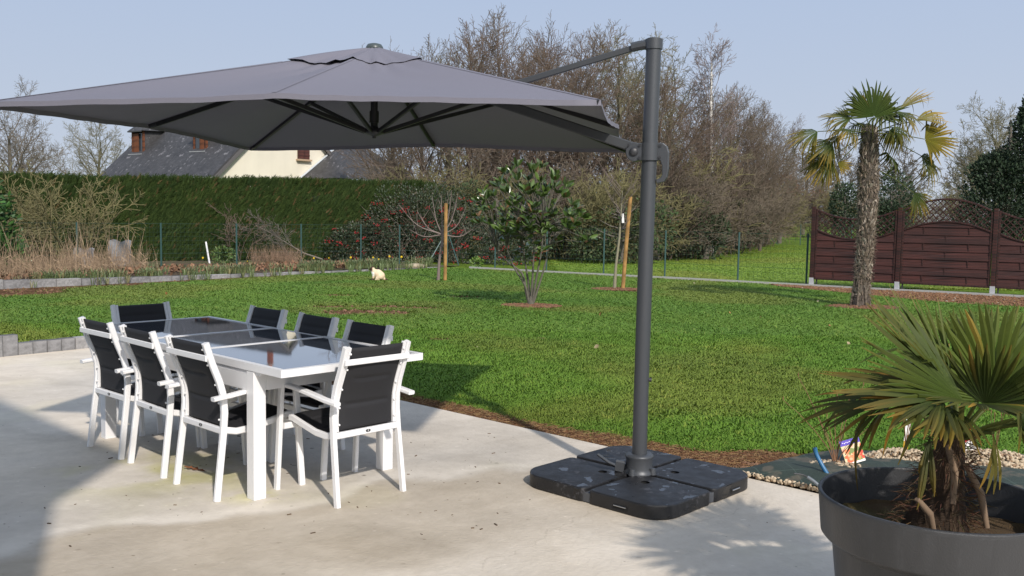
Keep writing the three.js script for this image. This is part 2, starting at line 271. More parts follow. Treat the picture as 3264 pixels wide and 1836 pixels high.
// ---------- grass blades ----------
function tuftGeo(seed, nb, h, spread) {
  const r = rng(seed), g = new GB();
  for (let i = 0; i < nb; i++) {
    const a = r() * TAU, rr = spread * Math.sqrt(r()), b = V(Math.cos(a) * rr, 0, Math.sin(a) * rr), l = h * (0.55 + 0.75 * r()), t = r() * TAU, lean = 0.2 + r() * 0.9, w = 0.002 + 0.0016 * r();
    const d = V(Math.cos(t), 0, Math.sin(t)), s = V(-d.z, 0, d.x).multiplyScalar(w), m = b.clone().addScaledVector(d, l * lean * 0.25).setY(l * 0.6), e = b.clone().addScaledVector(d, l * lean * 0.75).setY(l * (1 - lean * 0.25)), n = V(d.x * -0.3, 1, d.z * -0.3).normalize();
    const i0 = g.v(b.clone().sub(s), n), i1 = g.v(b.clone().add(s), n), i2 = g.v(m.clone().sub(s), n), i3 = g.v(m.clone().add(s), n), i4 = g.v(e, n); g.tri(i0, i1, i3); g.tri(i0, i3, i2); g.tri(i2, i3, i4);
  }
  return g.geo();
}
const mGrass = phy({ color: 0xffffff, roughness: 0.7, specularIntensity: 0.25, side: THREE.DoubleSide, transmission: 0.32, thickness: 0 });
{
  const r = rng(21), near = [], nc = [], mid = [], mc = [], fld = [], fc = [];
  const colour = (x, z, f) => { const m = fbm(x * 0.7 + 12, z * 0.7 + 5, 3), q = r(), y = q > 0.93 ? 0.09 : 0; return (() => { const k = 0.88 + 0.24 * r(), d = sstep(0.5, 0.68, fbm(x * 0.45 + 31, z * 0.45 + 77, 3)) * 0.5; return C((lerp(0.12, 0.2, m) + d * 0.1 + f * 0.1) * k + y, (lerp(0.255, 0.33, m) - d * 0.02 + f * 0.1) * k + y * 0.6, (lerp(0.028, 0.04, m) + d * 0.02) * k + y * 0.2); })(); };
  for (let k = 0; k < 900000 && near.length + mid.length < 235000; k++) {
    const z = -5.6 - 22.3 * Math.pow(r(), 1.55), x = (r() * 2 - 1) * (0.6 * -z + 0.6);
    if (offPatio(x, z) < 0.06 && offLeft(x, z) < 0.1) continue; if (!inLawn(x, z)) continue;
    if (x > 0.7 && z > -6.15 - 0.1 * vn(x * 3, 2)) continue;
    const b = bare(x, z); if (r() < b * 1.02 - 0.03) continue;
    const n = z > -12.5, s = (0.5 + 0.55 * r() + (r() < 0.06 ? 0.5 : 0)) * (0.7 + 0.3 * sstep(0.2, 0.7, offPatio(x, z) + (offLeft(x, z) > 0 ? 2 : 0))) * (0.7 + 0.6 * fbm(x * 1.3, z * 1.3 + 9, 2)), q = M4(V(x, -0.02, z), qe(0, r() * TAU, 0), n ? V(s * 1.1, s * 0.9, s * 1.1) : V(s * 1.5, s * 0.62, s * 1.5));
    (n ? near : mid).push(q); (n ? nc : mc).push(colour(x, z, 0));
  }
  for (let k = 0; k < 60000; k++) { const z = -22 - 34 * r() * r(), x = 1.2 + r() * (0.56 * -z - 1.2); if (inLawn(x, z)) continue; const s = 1.0 + 0.8 * r(); fld.push(M4(V(x, -0.02, z), qe(0, r() * TAU, 0), V(s * 1.7, s * 0.5, s * 1.7))); fc.push(colour(x, z, 0.8)); }
  const T1 = tuftGeo(3, 16, 0.034, 0.05), T2 = tuftGeo(4, 12, 0.047, 0.062);
  tag(inst('lawn_grass', T1, mGrass, near, nc), 'short green grass of the lawn near the patio', 'grass');
  tag(inst('lawn_grass', T2, mGrass, mid, mc), 'short green grass of the lawn towards the kerbs', 'grass');
  tag(inst('field_grass', T2, mGrass, fld, fc), 'brighter green grass of the field beyond the wire fence', 'grass');
  // straw and clippings on the bare earth beside the patio
  const sg = new GB(); sg.tube([V(-0.5, 0, 0), V(0, 0.08, 0.1), V(0.5, 0, 0)], 0.04, 3, false); const sm = [], sc = [];
  for (let k = 0; k < 60000 && sm.length < 9000; k++) { const x = -1.3 + r() * 3.4, z = -8.2 + r() * 2.4; const e = offPatio(x, z); if (e < 0.02 || e > 0.75 || (x > 1.5 && z > -5.9)) continue; if (r() > bare(x, z)) continue; const s = 0.02 + 0.03 * r(); sm.push(M4(V(x, -0.012 + r() * 0.012, z), qe((r() - 0.5) * 0.7, r() * TAU, 0), s)); const q = r(); sc.push(q < 0.35 ? C(0.34, 0.22, 0.1) : q < 0.7 ? C(0.15, 0.07, 0.035) : C(0.22, 0.11, 0.05)); }
  tag(inst('dry_clippings', sg.geo(), std({ roughness: 1 }), sm, sc), 'dry straw and grass clippings on the bare earth beside the patio', 'straw');
  const cg = new THREE.IcosahedronGeometry(1, 0), cm = [], cc = [];
  for (let k = 0; k < 90000 && cm.length < 16000; k++) { const z = -5.8 - 17 * r() * r(), x = (r() * 2 - 1) * 0.58 * -z; if (offPatio(x, z) < 0.02 && offLeft(x, z) < 0.1) continue; if (x > 1.5 && z > -5.85) continue; if (!inLawn(x, z) || r() > bare(x, z)) continue; const s = 0.005 + 0.016 * r() * r() * (z < -12 ? 2 : 1); cm.push(M4(V(x, -0.016, z), qe(r() * 3, r() * 3, 0), V(s, s * 0.6, s))); const t = r(); cc.push(C(0.12 + 0.1 * t, 0.065 + 0.06 * t, 0.035 + 0.04 * t)); }
  tag(inst('earth_crumbs', cg, std({ roughness: 1 }), cm, cc), 'crumbs of brown earth on the bare patches of the lawn', 'soil');
}
{ // crumbs, twigs and bits of leaf on the concrete
  const r = rng(88), m = [], c = [], g = new THREE.BoxGeometry(1, 0.25, 0.45); for (let i = 0; i < 190; i++) { const q = r() < 0.6, x = q ? -2.6 + 2.6 * r() : -4 + 6 * r(), z = q ? -6.6 + 2.2 * r() : -9 + 6 * r(); if (offPatio(x, z) > -0.05 || offLeft(x, z) > -0.2) continue; const s = 0.004 + 0.013 * Math.pow(r(), 3); m.push(M4(V(x, s * 0.14, z), qe((r() - 0.5) * 0.3, r() * TAU, 0), V(s * (1 + r()), s, s))); const t = r(); c.push(C(0.06 + 0.1 * t, 0.04 + 0.07 * t, 0.025 + 0.04 * t)); }
  tag(inst('patio_debris', g, std({ roughness: 1 }), m, c), 'crumbs and bits of leaf scattered on the concrete patio', 'debris');
}
// ---------- dining table ----------
const TY = 0.8087, T0 = V(-1.737, 0, -5.926), ta = V(Math.cos(TY), 0, -Math.sin(TY)), tb = V(Math.sin(TY), 0, Math.cos(TY));
const onT = (s, t) => T0.clone().addScaledVector(ta, s).addScaledVector(tb, t);
const mWhite = phy({ color: C(0.8, 0.8, 0.81), roughness: 0.38, clearcoat: 0.25, clearcoatRoughness: 0.3, bumpMap: rep(tFine, 6), bumpScale: 0.0003 });
const mSling = std({ color: C(0.016, 0.016, 0.019), roughness: 0.72, bumpMap: rep(tWeave, 12), bumpScale: 0.0006 });
const mGlass = phy({ color: C(0.045, 0.056, 0.078), roughness: 0.03, ior: 1.5, clearcoat: 1, clearcoatRoughness: 0.03 });
const mChrome = std({ color: C(0.6, 0.6, 0.6), metalness: 1, roughness: 0.3 });
{
  const o = thing('dining_table', 'long white metal garden table with dark glass top', 'table', [T0.x, 0, T0.z], TY);
  const W = 0.952, L = 2.484, rw = 0.032, h1 = 0.74, b1 = -0.32, b2 = 0.26, hw = W / 2, hl = L / 2;
  for (const s of [-1, 1]) { // rims of the two sliding halves and the leaf
    const z0 = s < 0 ? -hl : b2, z1 = s < 0 ? b1 : hl, g = new GB();
    g.box(-hw + rw / 2, h1 - 0.02, (z0 + z1) / 2, rw, 0.04, z1 - z0, 0.003).box(hw - rw / 2, h1 - 0.02, (z0 + z1) / 2, rw, 0.04, z1 - z0, 0.003);
    g.box(0, h1 - 0.0205, z0 + rw / 2, W - 2 * rw, 0.039, rw, 0.003).box(0, h1 - 0.0205, z1 - rw / 2, W - 2 * rw, 0.039, rw, 0.003); g.build('top_frame', mWhite, o);
    const p = new GB().box(0, h1 - 0.008, (z0 + z1) / 2, W - 2 * rw - 0.004, 0.008, z1 - z0 - 2 * rw - 0.004, 0.002); p.build('glass_pane', mGlass, o);
  }
  for (const s of [-1, 1]) new GB().box(s * (hw - 0.014), h1 - 0.021, (b1 + b2) / 2, 0.024, 0.036, b2 - b1 - 0.006, 0.003).build('leaf_rim', mWhite, o);
  new GB().box(0, h1 - 0.0085, (b1 + b2) / 2, W - 0.056, 0.008, b2 - b1 - 0.008, 0.002).build('glass_pane', mGlass, o);
  const lz = 0.974, ls = 0.075;
  for (const sx of [-1, 1]) for (const sz of [-1, 1]) { const g = new GB().box(sx * (hw - ls / 2 - 0.002), 0.348, sz * (lz - ls / 2), ls, 0.694, ls, 0.004); g.build('leg', mWhite, o); }
  for (const sx of [-1, 1]) { new GB().box(sx * (hw - 0.016), 0.635, 0, 0.022, 0.09, 2 * lz - 2 * ls - 0.002, 0.003).build('apron', mWhite, o); new GB().box(sx * (hw - 0.02), 0.6895, 0, 0.018, 0.018, 2 * lz + 0.1, 0.002).build('slide_rail', mWhite, o); }
  for (const sz of [-1, 1]) new GB().box(0, 0.635, sz * (lz - 0.016), W - 2 * ls - 0.008, 0.09, 0.022, 0.003).build('apron', mWhite, o);
}
// ---------- chairs ----------
const badgeTex = (() => { const c = document.createElement('canvas'); c.width = 128; c.height = 64; const x = c.getContext('2d'); x.fillStyle = '#2b2d31'; x.fillRect(0, 0, 128, 64); x.fillStyle = '#d8d8d8'; x.beginPath(); x.ellipse(38, 32, 14, 9, 0, 0, 7); x.fill(); x.fillRect(58, 27, 12, 10); x.beginPath(); x.ellipse(90, 32, 14, 9, 0, 0, 7); x.fill(); const t = new THREE.CanvasTexture(c); t.colorSpace = THREE.SRGBColorSpace; return t; })();
function padGeo(path, hw, th, seams, nx = 14) { // padded sling along a profile in the y-z plane
  const N = path.length, L = [0]; for (let i = 1; i < N; i++) L.push(L[i - 1] + path[i].distanceTo(path[i - 1]));
  const nv = 46, tot = L[N - 1], curve = new THREE.CatmullRomCurve3(path), side = [], P = [], I = [], U = [];
  const row = (s) => { for (let j = 0; j <= nv; j++) { const t = j / nv, p = curve.getPointAt(t), d = curve.getTangentAt(t), n = V(0, -d.z, d.y).normalize(); for (let i = 0; i <= nx; i++) {
    const u = i / nx * 2 - 1; let k = 1 - Math.pow(Math.abs(u), 8); k *= Math.min(1, sstep(0, 0.02, t), sstep(0, 0.02, 1 - t)); let sm = 0; for (const [q, wd, lo] of seams) if (Math.abs(u) < wd) sm = Math.max(sm, lo * Math.exp(-(((t - q) / 0.022) ** 2)));
    const q = p.clone().addScaledVector(n, s * (0.0015 + th * k * (1 - sm)) - 0.012 * (1 - u * u) * Math.sin(t * PI)); P.push(u * hw, q.y, q.z); U.push(u * hw, t * tot); } } };
  row(1); row(-1); const o2 = (nv + 1) * (nx + 1), id = (j, i) => j * (nx + 1) + i;
  for (let j = 0; j < nv; j++) for (let i = 0; i < nx; i++) { I.push(id(j, i), id(j, i + 1), id(j + 1, i + 1), id(j, i), id(j + 1, i + 1), id(j + 1, i)); I.push(o2 + id(j, i), o2 + id(j + 1, i + 1), o2 + id(j, i + 1), o2 + id(j, i), o2 + id(j + 1, i), o2 + id(j + 1, i + 1)); }
  for (let j = 0; j < nv; j++) for (const i of [0, nx]) I.push(id(j, i), id(j + 1, i), o2 + id(j + 1, i), id(j, i), o2 + id(j + 1, i), o2 + id(j, i));
  for (let i = 0; i < nx; i++) for (const j of [0, nv]) I.push(id(j, i), id(j, i + 1), o2 + id(j, i + 1), id(j, i), o2 + id(j, i + 1), o2 + id(j, i));
  const g = new THREE.BufferGeometry(); g.setAttribute('position', new THREE.Float32BufferAttribute(P, 3)); g.setAttribute('uv', new THREE.Float32BufferAttribute(U, 2)); g.setIndex(I); g.computeVertexNormals(); return g;
}
function makeChair() {
  const o = thing('garden_chair', '', 'chair', [0, 0, 0], 0, 'white garden chairs round the glass table');
  const prof = [[0.222, 0, 0], [0.219, 0.2, 0.024], [0.216, 0.36, 0.044], [0.214, 0.47, 0.053], [0.212, 0.56, 0.048], [0.21, 0.64, 0.026], [0.208, 0.74, -0.014], [0.206, 0.852, -0.05]];
  for (const s of [-1, 1]) {
    new GB().sweep(prof.map(([x, y, z]) => V(s * x, y, z)), V(1, 0, 0), 0.026, 0.036, 0.005).build('rear_post', mWhite, o);
    const rail = prof.slice(2).map(([x, y, z], i) => V(s * (x - 0.0235), i === 0 ? 0.392 : y - (i === 5 ? 0.002 : 0), z + (i === 0 ? 0.004 : 0) + 0.004));
    const rr = new GB().sweep(rail, V(1, 0, 0), 0.019, 0.026, 0.004).build('sling_rail', mWhite, o);
    const sc = new THREE.SphereGeometry(0.0065, 8, 6); [0.43, 0.52, 0.62, 0.73, 0.815].forEach((y) => { let i = 1; while (i < prof.length - 1 && prof[i][1] < y) i++; const a = prof[i - 1], b = prof[i], t = (y - a[1]) / (b[1] - a[1]); const m = mesh('screw', sc, mWhite, rr); m.position.set(s * (lerp(a[0], b[0], t) - 0.029), y, lerp(a[2], b[2], t) - 0.013); });
    new GB().sweep([V(s * 0.268, 0, 0.505), V(s * 0.263, 0.586, 0.465)], V(1, 0, 0), 0.026, 0.036, 0.005).build('front_leg', mWhite, o);
    new GB().sweep([V(s * 0.262, 0.592, 0.50), V(s * 0.262, 0.601, 0.43), V(s * 0.26, 0.598, 0.33), V(s * 0.257, 0.584, 0.2), V(s * 0.252, 0.566, 0.06), V(s * 0.249, 0.558, -0.035)], V(1, 0, 0), 0.042, 0.022, 0.005).build('armrest', mWhite, o);
    new GB().sweep([V(s * 0.198, 0.372, 0.062), V(s * 0.198, 0.356, 0.13), V(s * 0.198, 0.36, 0.23), V(s * 0.198, 0.385, 0.36), V(s * 0.198, 0.404, 0.45), V(s * 0.198, 0.403, 0.48)], V(1, 0, 0), 0.022, 0.036, 0.005).build('seat_rail', mWhite, o);
  }
  new GB().sweep([V(-0.203, 0.372, 0.043), V(0.203, 0.372, 0.043)], V(0, 1, 0), 0.034, 0.024, 0.004).build('rear_rail', mWhite, o);
  new GB().sweep([V(-0.249, 0.362, 0.468), V(0.249, 0.362, 0.468)], V(0, 1, 0), 0.034, 0.024, 0.004).build('front_rail', mWhite, o);
  new GB().sweep([V(-0.214, 0.772, -0.05), V(0.214, 0.772, -0.05)], V(0, 1, 0), 0.032, 0.012, 0.003).build('back_bar', mWhite, o);
  const bd = mesh('badge', new THREE.CylinderGeometry(0.016, 0.016, 0.003, 20), std({ map: badgeTex, roughness: 0.4 }), o); bd.scale.set(1, 1, 0.5); bd.rotation.set(-PI / 2, 0, 0); bd.position.set(0.0, 0.374, 0.030);
  mesh('backrest', padGeo([V(0, 0.393, 0.06), V(0, 0.47, 0.06), V(0, 0.56, 0.053), V(0, 0.64, 0.03), V(0, 0.74, -0.01), V(0, 0.845, -0.045)], 0.183, 0.011, [[0.3, 0.82, 0.8], [0.62, 0.62, 0.7], [0.83, 1, 0.5]]), mSling, o);
  mesh('seat', padGeo([V(0, 0.382, 0.075), V(0, 0.364, 0.15), V(0, 0.368, 0.24), V(0, 0.392, 0.36), V(0, 0.412, 0.45), V(0, 0.41, 0.482)], 0.186, 0.011, [[0.35, 0.8, 0.8], [0.68, 0.8, 0.8]]), mSling, o);
  return o;
}
const chair0 = makeChair();
const chairSpots = [[-0.625, -0.55, 1, 'white garden chair with black sling, farthest left of the near row of three'], [-0.618, 0.016, 1, 'white garden chair with black sling, middle of the near row of three'], [-0.622, 0.622, 1, 'white garden chair with black sling, right of the near row beside the table leg'],
  [0.53, -0.575, -1, 'white garden chair with black sling, leftmost of the far row against the lawn'], [0.53, 0.045, -1, 'white garden chair with black sling, middle of the far row against the lawn'], [0.53, 0.61, -1, 'white garden chair with black sling, rightmost of the far row against the lawn'],
  [0.0, 1.373, 0, 'white garden chair at the near end of the table, its padded back to the camera'], [0.0, -1.335, 2, 'white garden chair at the far left end of the table, facing the camera']];
chairSpots.forEach(([s, t, k, label], i) => {
  const p = onT(s, t), f = k === 1 ? ta : k === -1 ? ta.clone().negate() : k === 0 ? tb.clone().negate() : tb, turn = Math.atan2(f.x, f.z) + [0.02, -0.015, 0.01, 0.03, -0.02, 0.015, 0.0, 0.02][i];
  if (i === 0) { chair0.position.set(p.x, 0, p.z); chair0.rotation.y = turn; chair0.userData.label = label; } else dup(chair0, [p.x, 0, p.z], turn, label);
});
// ---------- cantilever parasol ----------
const mPole = std({ color: C(0.064, 0.069, 0.077), roughness: 0.42, metalness: 0.25, bumpMap: rep(tFine, 4, 1), bumpScale: 0.0003 });
const mArm = std({ color: C(0.062, 0.066, 0.071), roughness: 0.45, metalness: 0.2 });
const mPlastic = std({ color: C(0.03, 0.031, 0.035), roughness: 0.45 });
const mFabric = phy({ color: C(0.162, 0.158, 0.192), roughness: 0.85, sheen: 0.3, sheenRoughness: 0.5, sheenColor: C(0.6, 0.58, 0.66), side: THREE.DoubleSide, bumpMap: rep(tWeave, 40), bumpScale: 0.0006 });
const mRib = std({ color: C(0.02, 0.02, 0.022), roughness: 0.45, metalness: 0.3 });
const UB = V(0.752, 0, -5.33);
{
  const o = thing('cantilever_parasol', 'large grey square cantilever parasol on a dark grey side pole', 'parasol', [UB.x, 0, UB.z]);
  const HC = V(-0.864, 0, -5.822).sub(UB), yw = -0.163, A = 1.497, e1 = V(Math.cos(yw), 0, -Math.sin(yw)), e2 = V(Math.sin(yw), 0, Math.cos(yw));
  const lean = (y) => V(0.018 * Math.pow(y / 2.5, 2), y, 0);            // the pole leans very slightly outwards
  new GB().tube([0.06, 0.5, 1, 1.5, 2, 2.5].map(lean), 0.0425, 40).build('pole', mPole, o);
  const apex = 2.545, yMid = 2.088, yCor = 2.05;
  const edge = (q) => { const f = Math.abs(((q / (PI / 4)) % 2 + 2) % 2); const c = f > 1 ? 2 - f : f; return c; };     // 0 at mid ribs, 1 at corner ribs
  // point of the fabric: direction q, fraction r from centre to edge
  function fab(q, r, lift = 0) {
    const m = Math.max(Math.abs(Math.cos(q)), Math.abs(Math.sin(q))), k = edge(q), pan = Math.sin(PI * k), R = A / m * r * (1 - 0.016 * pan * r);
    const ye = lerp(yMid, yCor, k), sag = -0.045 * pan * Math.sin(PI * Math.min(1, 0.12 + 0.88 * r)) * Math.min(1, 3 * r);
    const wr = 0.005 * Math.sin(9 * r + 5 * q) * pan * r + 0.0016 * Math.sin(37 * q + 6 * r + 2 * Math.sin(5 * q)) * Math.pow(r, 6) + 0.003 * Math.sin(23 * r + 17 * q) * pan * (1 - r) + 0.006 * Math.sin(31 * q + 4 * r) * Math.exp(-(((r - 0.3) / 0.12) ** 2)) * pan;
    return HC.clone().addScaledVector(e1, Math.cos(q) * R).addScaledVector(e2, Math.sin(q) * R).setY(lerp(apex, ye, r) + sag + wr + lift);
  }
  const g = new GB(), nq = 160, nr = 40;
  const qmap = (u) => { const k = u * 8, i = Math.floor(k); return (i + (k - i)) * PI / 4; };
  g.sheet(nq, nr, (u, v) => fab(qmap(u), lerp(0.17, 1, v)));
  const U = g.u; for (let i = 0; i < g.p.length / 3; i++) { U[i * 2] = g.p[i * 3]; U[i * 2 + 1] = g.p[i * 3 + 2]; }
  const can = g.build('canopy', mFabric, o);
  for (let i = 0; i < 8; i++) { const q = i * PI / 4, sm2 = new GB(); sm2.sheet(2, 20, (u, v) => { const r = lerp(0.28, 0.995, v), m = A * r; return fab(q + (u - 0.5) * 0.022 / Math.max(0.25, m), r, 0.0022); }); sm2.build('seam', mFabric, can); }
  const hem = new GB(); hem.sheet(nq, 2, (u, v) => fab(qmap(u), 1 + 0.002 * v, -0.024 * v)); hem.build('hem', mFabric, can);
  const vent = new GB(); vent.sheet(96, 10, (u, v) => { const q = u * TAU, p = fab(q, lerp(0.03, 0.265, v)); const k = edge(q), pan = Math.sin(PI * k); p.y = Math.max(p.y + 0.006, p.y + lerp(0.016, 0.012 + 0.014 * pan * Math.sin(3 * q + 1) + 0.013 * Math.sin(11 * q + 0.7) * pan, v) + 0.012 * Math.sin(5 * q + 2) * v * (1 - v) * 2); return p; }); vent.build('vent_flap', mFabric, can);
  // ribs and struts
  for (let i = 0; i < 8; i++) {
    const q = i * PI / 4, pts = [0.05, 0.25, 0.5, 0.75, 0.985].map(r => fab(q, r, -0.016)), side = V(-Math.sin(q), 0, Math.cos(q)), sd = V().addScaledVector(e1, side.x).addScaledVector(e2, side.z);
    const rb = new GB().sweep(pts, sd, 0.018, 0.028, 0.003).build('rib', mRib, o);
    const end = fab(q, 0.997, -0.014), prev = fab(q, 0.965, -0.014); new GB().sweep([prev, end], sd, 0.026, 0.026, 0.004).build('rib_tip', mPlastic, rb);
    const d = V().addScaledVector(e1, Math.cos(q)).addScaledVector(e2, Math.sin(q)), a = HC.clone().addScaledVector(d, 0.06).setY(2.045), b = fab(q, i % 2 ? 0.44 : 0.52, -0.032);
    new GB().sweep([a, b], sd, 0.02, 0.024, 0.003).build('strut', mRib, rb);
  }
  const mast = new GB().tube([HC.clone().setY(2.03), HC.clone().setY(2.5)], 0.022, 20); mast.tube([HC.clone().setY(2.1), HC.clone().setY(2.17)], 0.029, 20); mast.build('mast', mRib, o);
  const hub = new GB(); hub.add(new THREE.LatheGeometry([[0, 2.005], [0.012, 2.005], [0.012, 2.018], [0.035, 2.024], [0.062, 2.034], [0.064, 2.042], [0.058, 2.06], [0.03, 2.066], [0.022, 2.08]].map(([x, y]) => new THREE.Vector2(x, y)), 32), at4(HC.x, 0, HC.z)); hub.build('hub', mPlastic, o);
  const fin = new GB(); fin.add(new THREE.LatheGeometry([[0.05, 2.54], [0.056, 2.547], [0.05, 2.561], [0.042, 2.573], [0.02, 2.579], [0, 2.58]].map(([x, y]) => new THREE.Vector2(x, y)), 32), at4(HC.x, 0, HC.z)); fin.build('finial', std({ color: C(0.06, 0.075, 0.075), roughness: 0.35 }), o);
  // main arm from the slider up under the canopy, stay from the pole head
  const dir = HC.clone().setY(0).normalize(), sideA = V(-dir.z, 0, dir.x);
  const s0 = lean(1.945).addScaledVector(dir, 0.1), s1 = HC.clone().setY(2.475), arm = new GB(), armAt = (t) => s0.clone().lerp(s1, t);
  arm.sweep([s0, s1], sideA, 0.028, 0.055, 0.006); const am = arm.build('main_arm', mArm, o);
  for (const k of [-0.012, 0, 0.012]) { const n = V().crossVectors(s1.clone().sub(s0).normalize(), sideA); new GB().sweep([s0.clone().addScaledVector(n, k).addScaledVector(sideA, 0.0145), s1.clone().addScaledVector(n, k).addScaledVector(sideA, 0.0145)], sideA, 0.004, 0.005, 0.001).build('groove_rib', mArm, am); }
  const p0 = lean(2.5).addScaledVector(dir, 0.1), p1 = armAt(0.56).add(V(0, 0.02, 0)); const stay = new GB(); stay.sweep([p0, p1], sideA, 0.02, 0.034, 0.004); const sm = stay.build('stay', mArm, o);
  for (const k of [-0.007, 0.005]) { const n = V().crossVectors(p1.clone().sub(p0).normalize(), sideA); new GB().sweep([p0.clone().addScaledVector(n, k).addScaledVector(sideA, 0.0105), p1.clone().addScaledVector(n, k).addScaledVector(sideA, 0.0105)], sideA, 0.004, 0.004, 0.001).build('groove_rib', mArm, sm); }
  // pole head
  const hd = new GB(), hp = lean(2.515); hd.tube([hp.clone().setY(2.485), hp.clone().setY(2.54)], 0.049, 36); hd.tube([hp.clone().setY(2.54), hp.clone().setY(2.546)], [0.049, 0.036], 36);
  hd.sweep([hp.clone().addScaledVector(dir, 0.03).setY(2.514), hp.clone().addScaledVector(dir, 0.085).setY(2.508), hp.clone().addScaledVector(dir, 0.125).setY(2.5)], sideA, 0.05, 0.05, 0.014); const hm = hd.build('pole_head', mPole, o);
  new GB().tube([hp.clone().addScaledVector(dir, 0.105).addScaledVector(sideA, 0.02).setY(2.5), hp.clone().addScaledVector(dir, 0.105).addScaledVector(sideA, 0.032).setY(2.5)], 0.009, 12).build('bolt', mPlastic, hm);
  // slider with pivot and crank handle
  const sl = new GB(), sp = lean(1.92); sl.tube([sp.clone().setY(1.868), sp.clone().setY(1.966)], 0.054, 36); const S = 1;
  const plate = (pts, dep, off) => { const sh = new THREE.Shape(pts.map(([x, y]) => new THREE.Vector2(x, y))); const q = new THREE.ExtrudeGeometry(sh, { depth: dep, bevelEnabled: true, bevelSize: 0.004, bevelThickness: 0.004, bevelSegments: 2, curveSegments: 8 }); q.translate(0, 0, off - dep / 2); return q; };
  const frame = new THREE.Matrix4().makeBasis(dir.clone().negate(), UPV, V().crossVectors(dir.clone().negate(), UPV)).setPosition(sp.x, 0, sp.z);
  const ear = []; for (let i = 0; i <= 14; i++) { const q = lerp(0.35 * PI, 1.65 * PI, i / 14); ear.push([-0.082 + 0.044 * Math.cos(q), 1.915 + 0.05 * Math.sin(q)]); } ear.unshift([0.03, 1.962]); ear.push([0.03, 1.872]);
  sl.add(plate(ear, 0.066, 0), frame);
  sl.add(plate([[0.03, 1.872], [0.03, 1.962], [0.075, 1.962], [0.096, 1.945], [0.106, 1.91], [0.106, 1.82], [0.1, 1.775], [0.085, 1.752], [0.05, 1.744], [0.047, 1.757], [0.07, 1.768], [0.08, 1.79], [0.078, 1.84], [0.066, 1.872]], 0.03, 0), frame);
  const sld = sl.build('slider', mPole, o);
  const toW = (x, y, z) => V(x, y, z).applyMatrix4(frame), zd = V(0, 0, 1).transformDirection(frame);
  const sgn = zd.z > 0 ? 1 : -1;
  const kn = new GB(); kn.add(new THREE.SphereGeometry(0.026, 20, 14), M4(toW(-0.082, 1.915, sgn * 0.036), new THREE.Quaternion(), V(1, 1, 0.6))); kn.build('pivot_knob', mPlastic, sld);
  for (const [x, y] of [[-0.115, 1.952], [-0.05, 1.952], [0.062, 1.95], [-0.05, 1.882], [0.06, 1.885]]) { const b = new GB().tube([toW(x, y, sgn * (x > 0 ? 0.012 : 0.034)), toW(x, y, sgn * (x > 0 ? 0.026 : 0.045))], 0.008, 10); b.build('bolt', mPlastic, sld); }
  new GB().tube([lean(0.62).add(V(0.04, 0, 0.01)), lean(0.62).add(V(0.056, 0, 0.012))], 0.012, 10).build('pin', mPlastic, o);
  // foot collar, lever and steel cross
  const ft = new GB(); ft.add(new THREE.LatheGeometry([[0.044, 0.19], [0.066, 0.19], [0.08, 0.183], [0.083, 0.172], [0.077, 0.164], [0.075, 0.105], [0.088, 0.09], [0.09, 0.078]].map(([x, y]) => new THREE.Vector2(x, y)), 40));
  for (let i = 0; i < 4; i++) { const q = i / 4 * TAU + 0.6; ft.add(new THREE.CylinderGeometry(0.017, 0.022, 0.036, 14), at4(Math.cos(q) * 0.086, 0.096, Math.sin(q) * 0.086)); } ft.build('foot_collar', mPole, o);
  const pd = new GB(); pd.sweep([V(-0.085, 0.105, 0.0), V(-0.135, 0.112, -0.01)], V(0, 1, 0), 0.07, 0.03, 0.008); pd.sweep([V(-0.125, 0.11, -0.01), V(-0.17, 0.125, -0.02), V(-0.235, 0.165, -0.05)], V(0, 0, 1), 0.035, 0.014, 0.005); pd.build('pedal', mPole, o);
  const ca = -0.751, cross = new GB(); for (const k of [0, PI / 2]) { const d = V(Math.cos(ca + k), 0, -Math.sin(ca + k)); cross.sweep([d.clone().multiplyScalar(-0.482).setY(k ? 0.03 : 0.0325), d.clone().multiplyScalar(0.482).setY(k ? 0.03 : 0.0325)], V(-d.z, 0, d.x), 0.055, k ? 0.05 : 0.053, 0.004); } cross.build('cross_foot', std({ color: C(0.085, 0.09, 0.1), roughness: 0.5, metalness: 0.2 }), o);
}
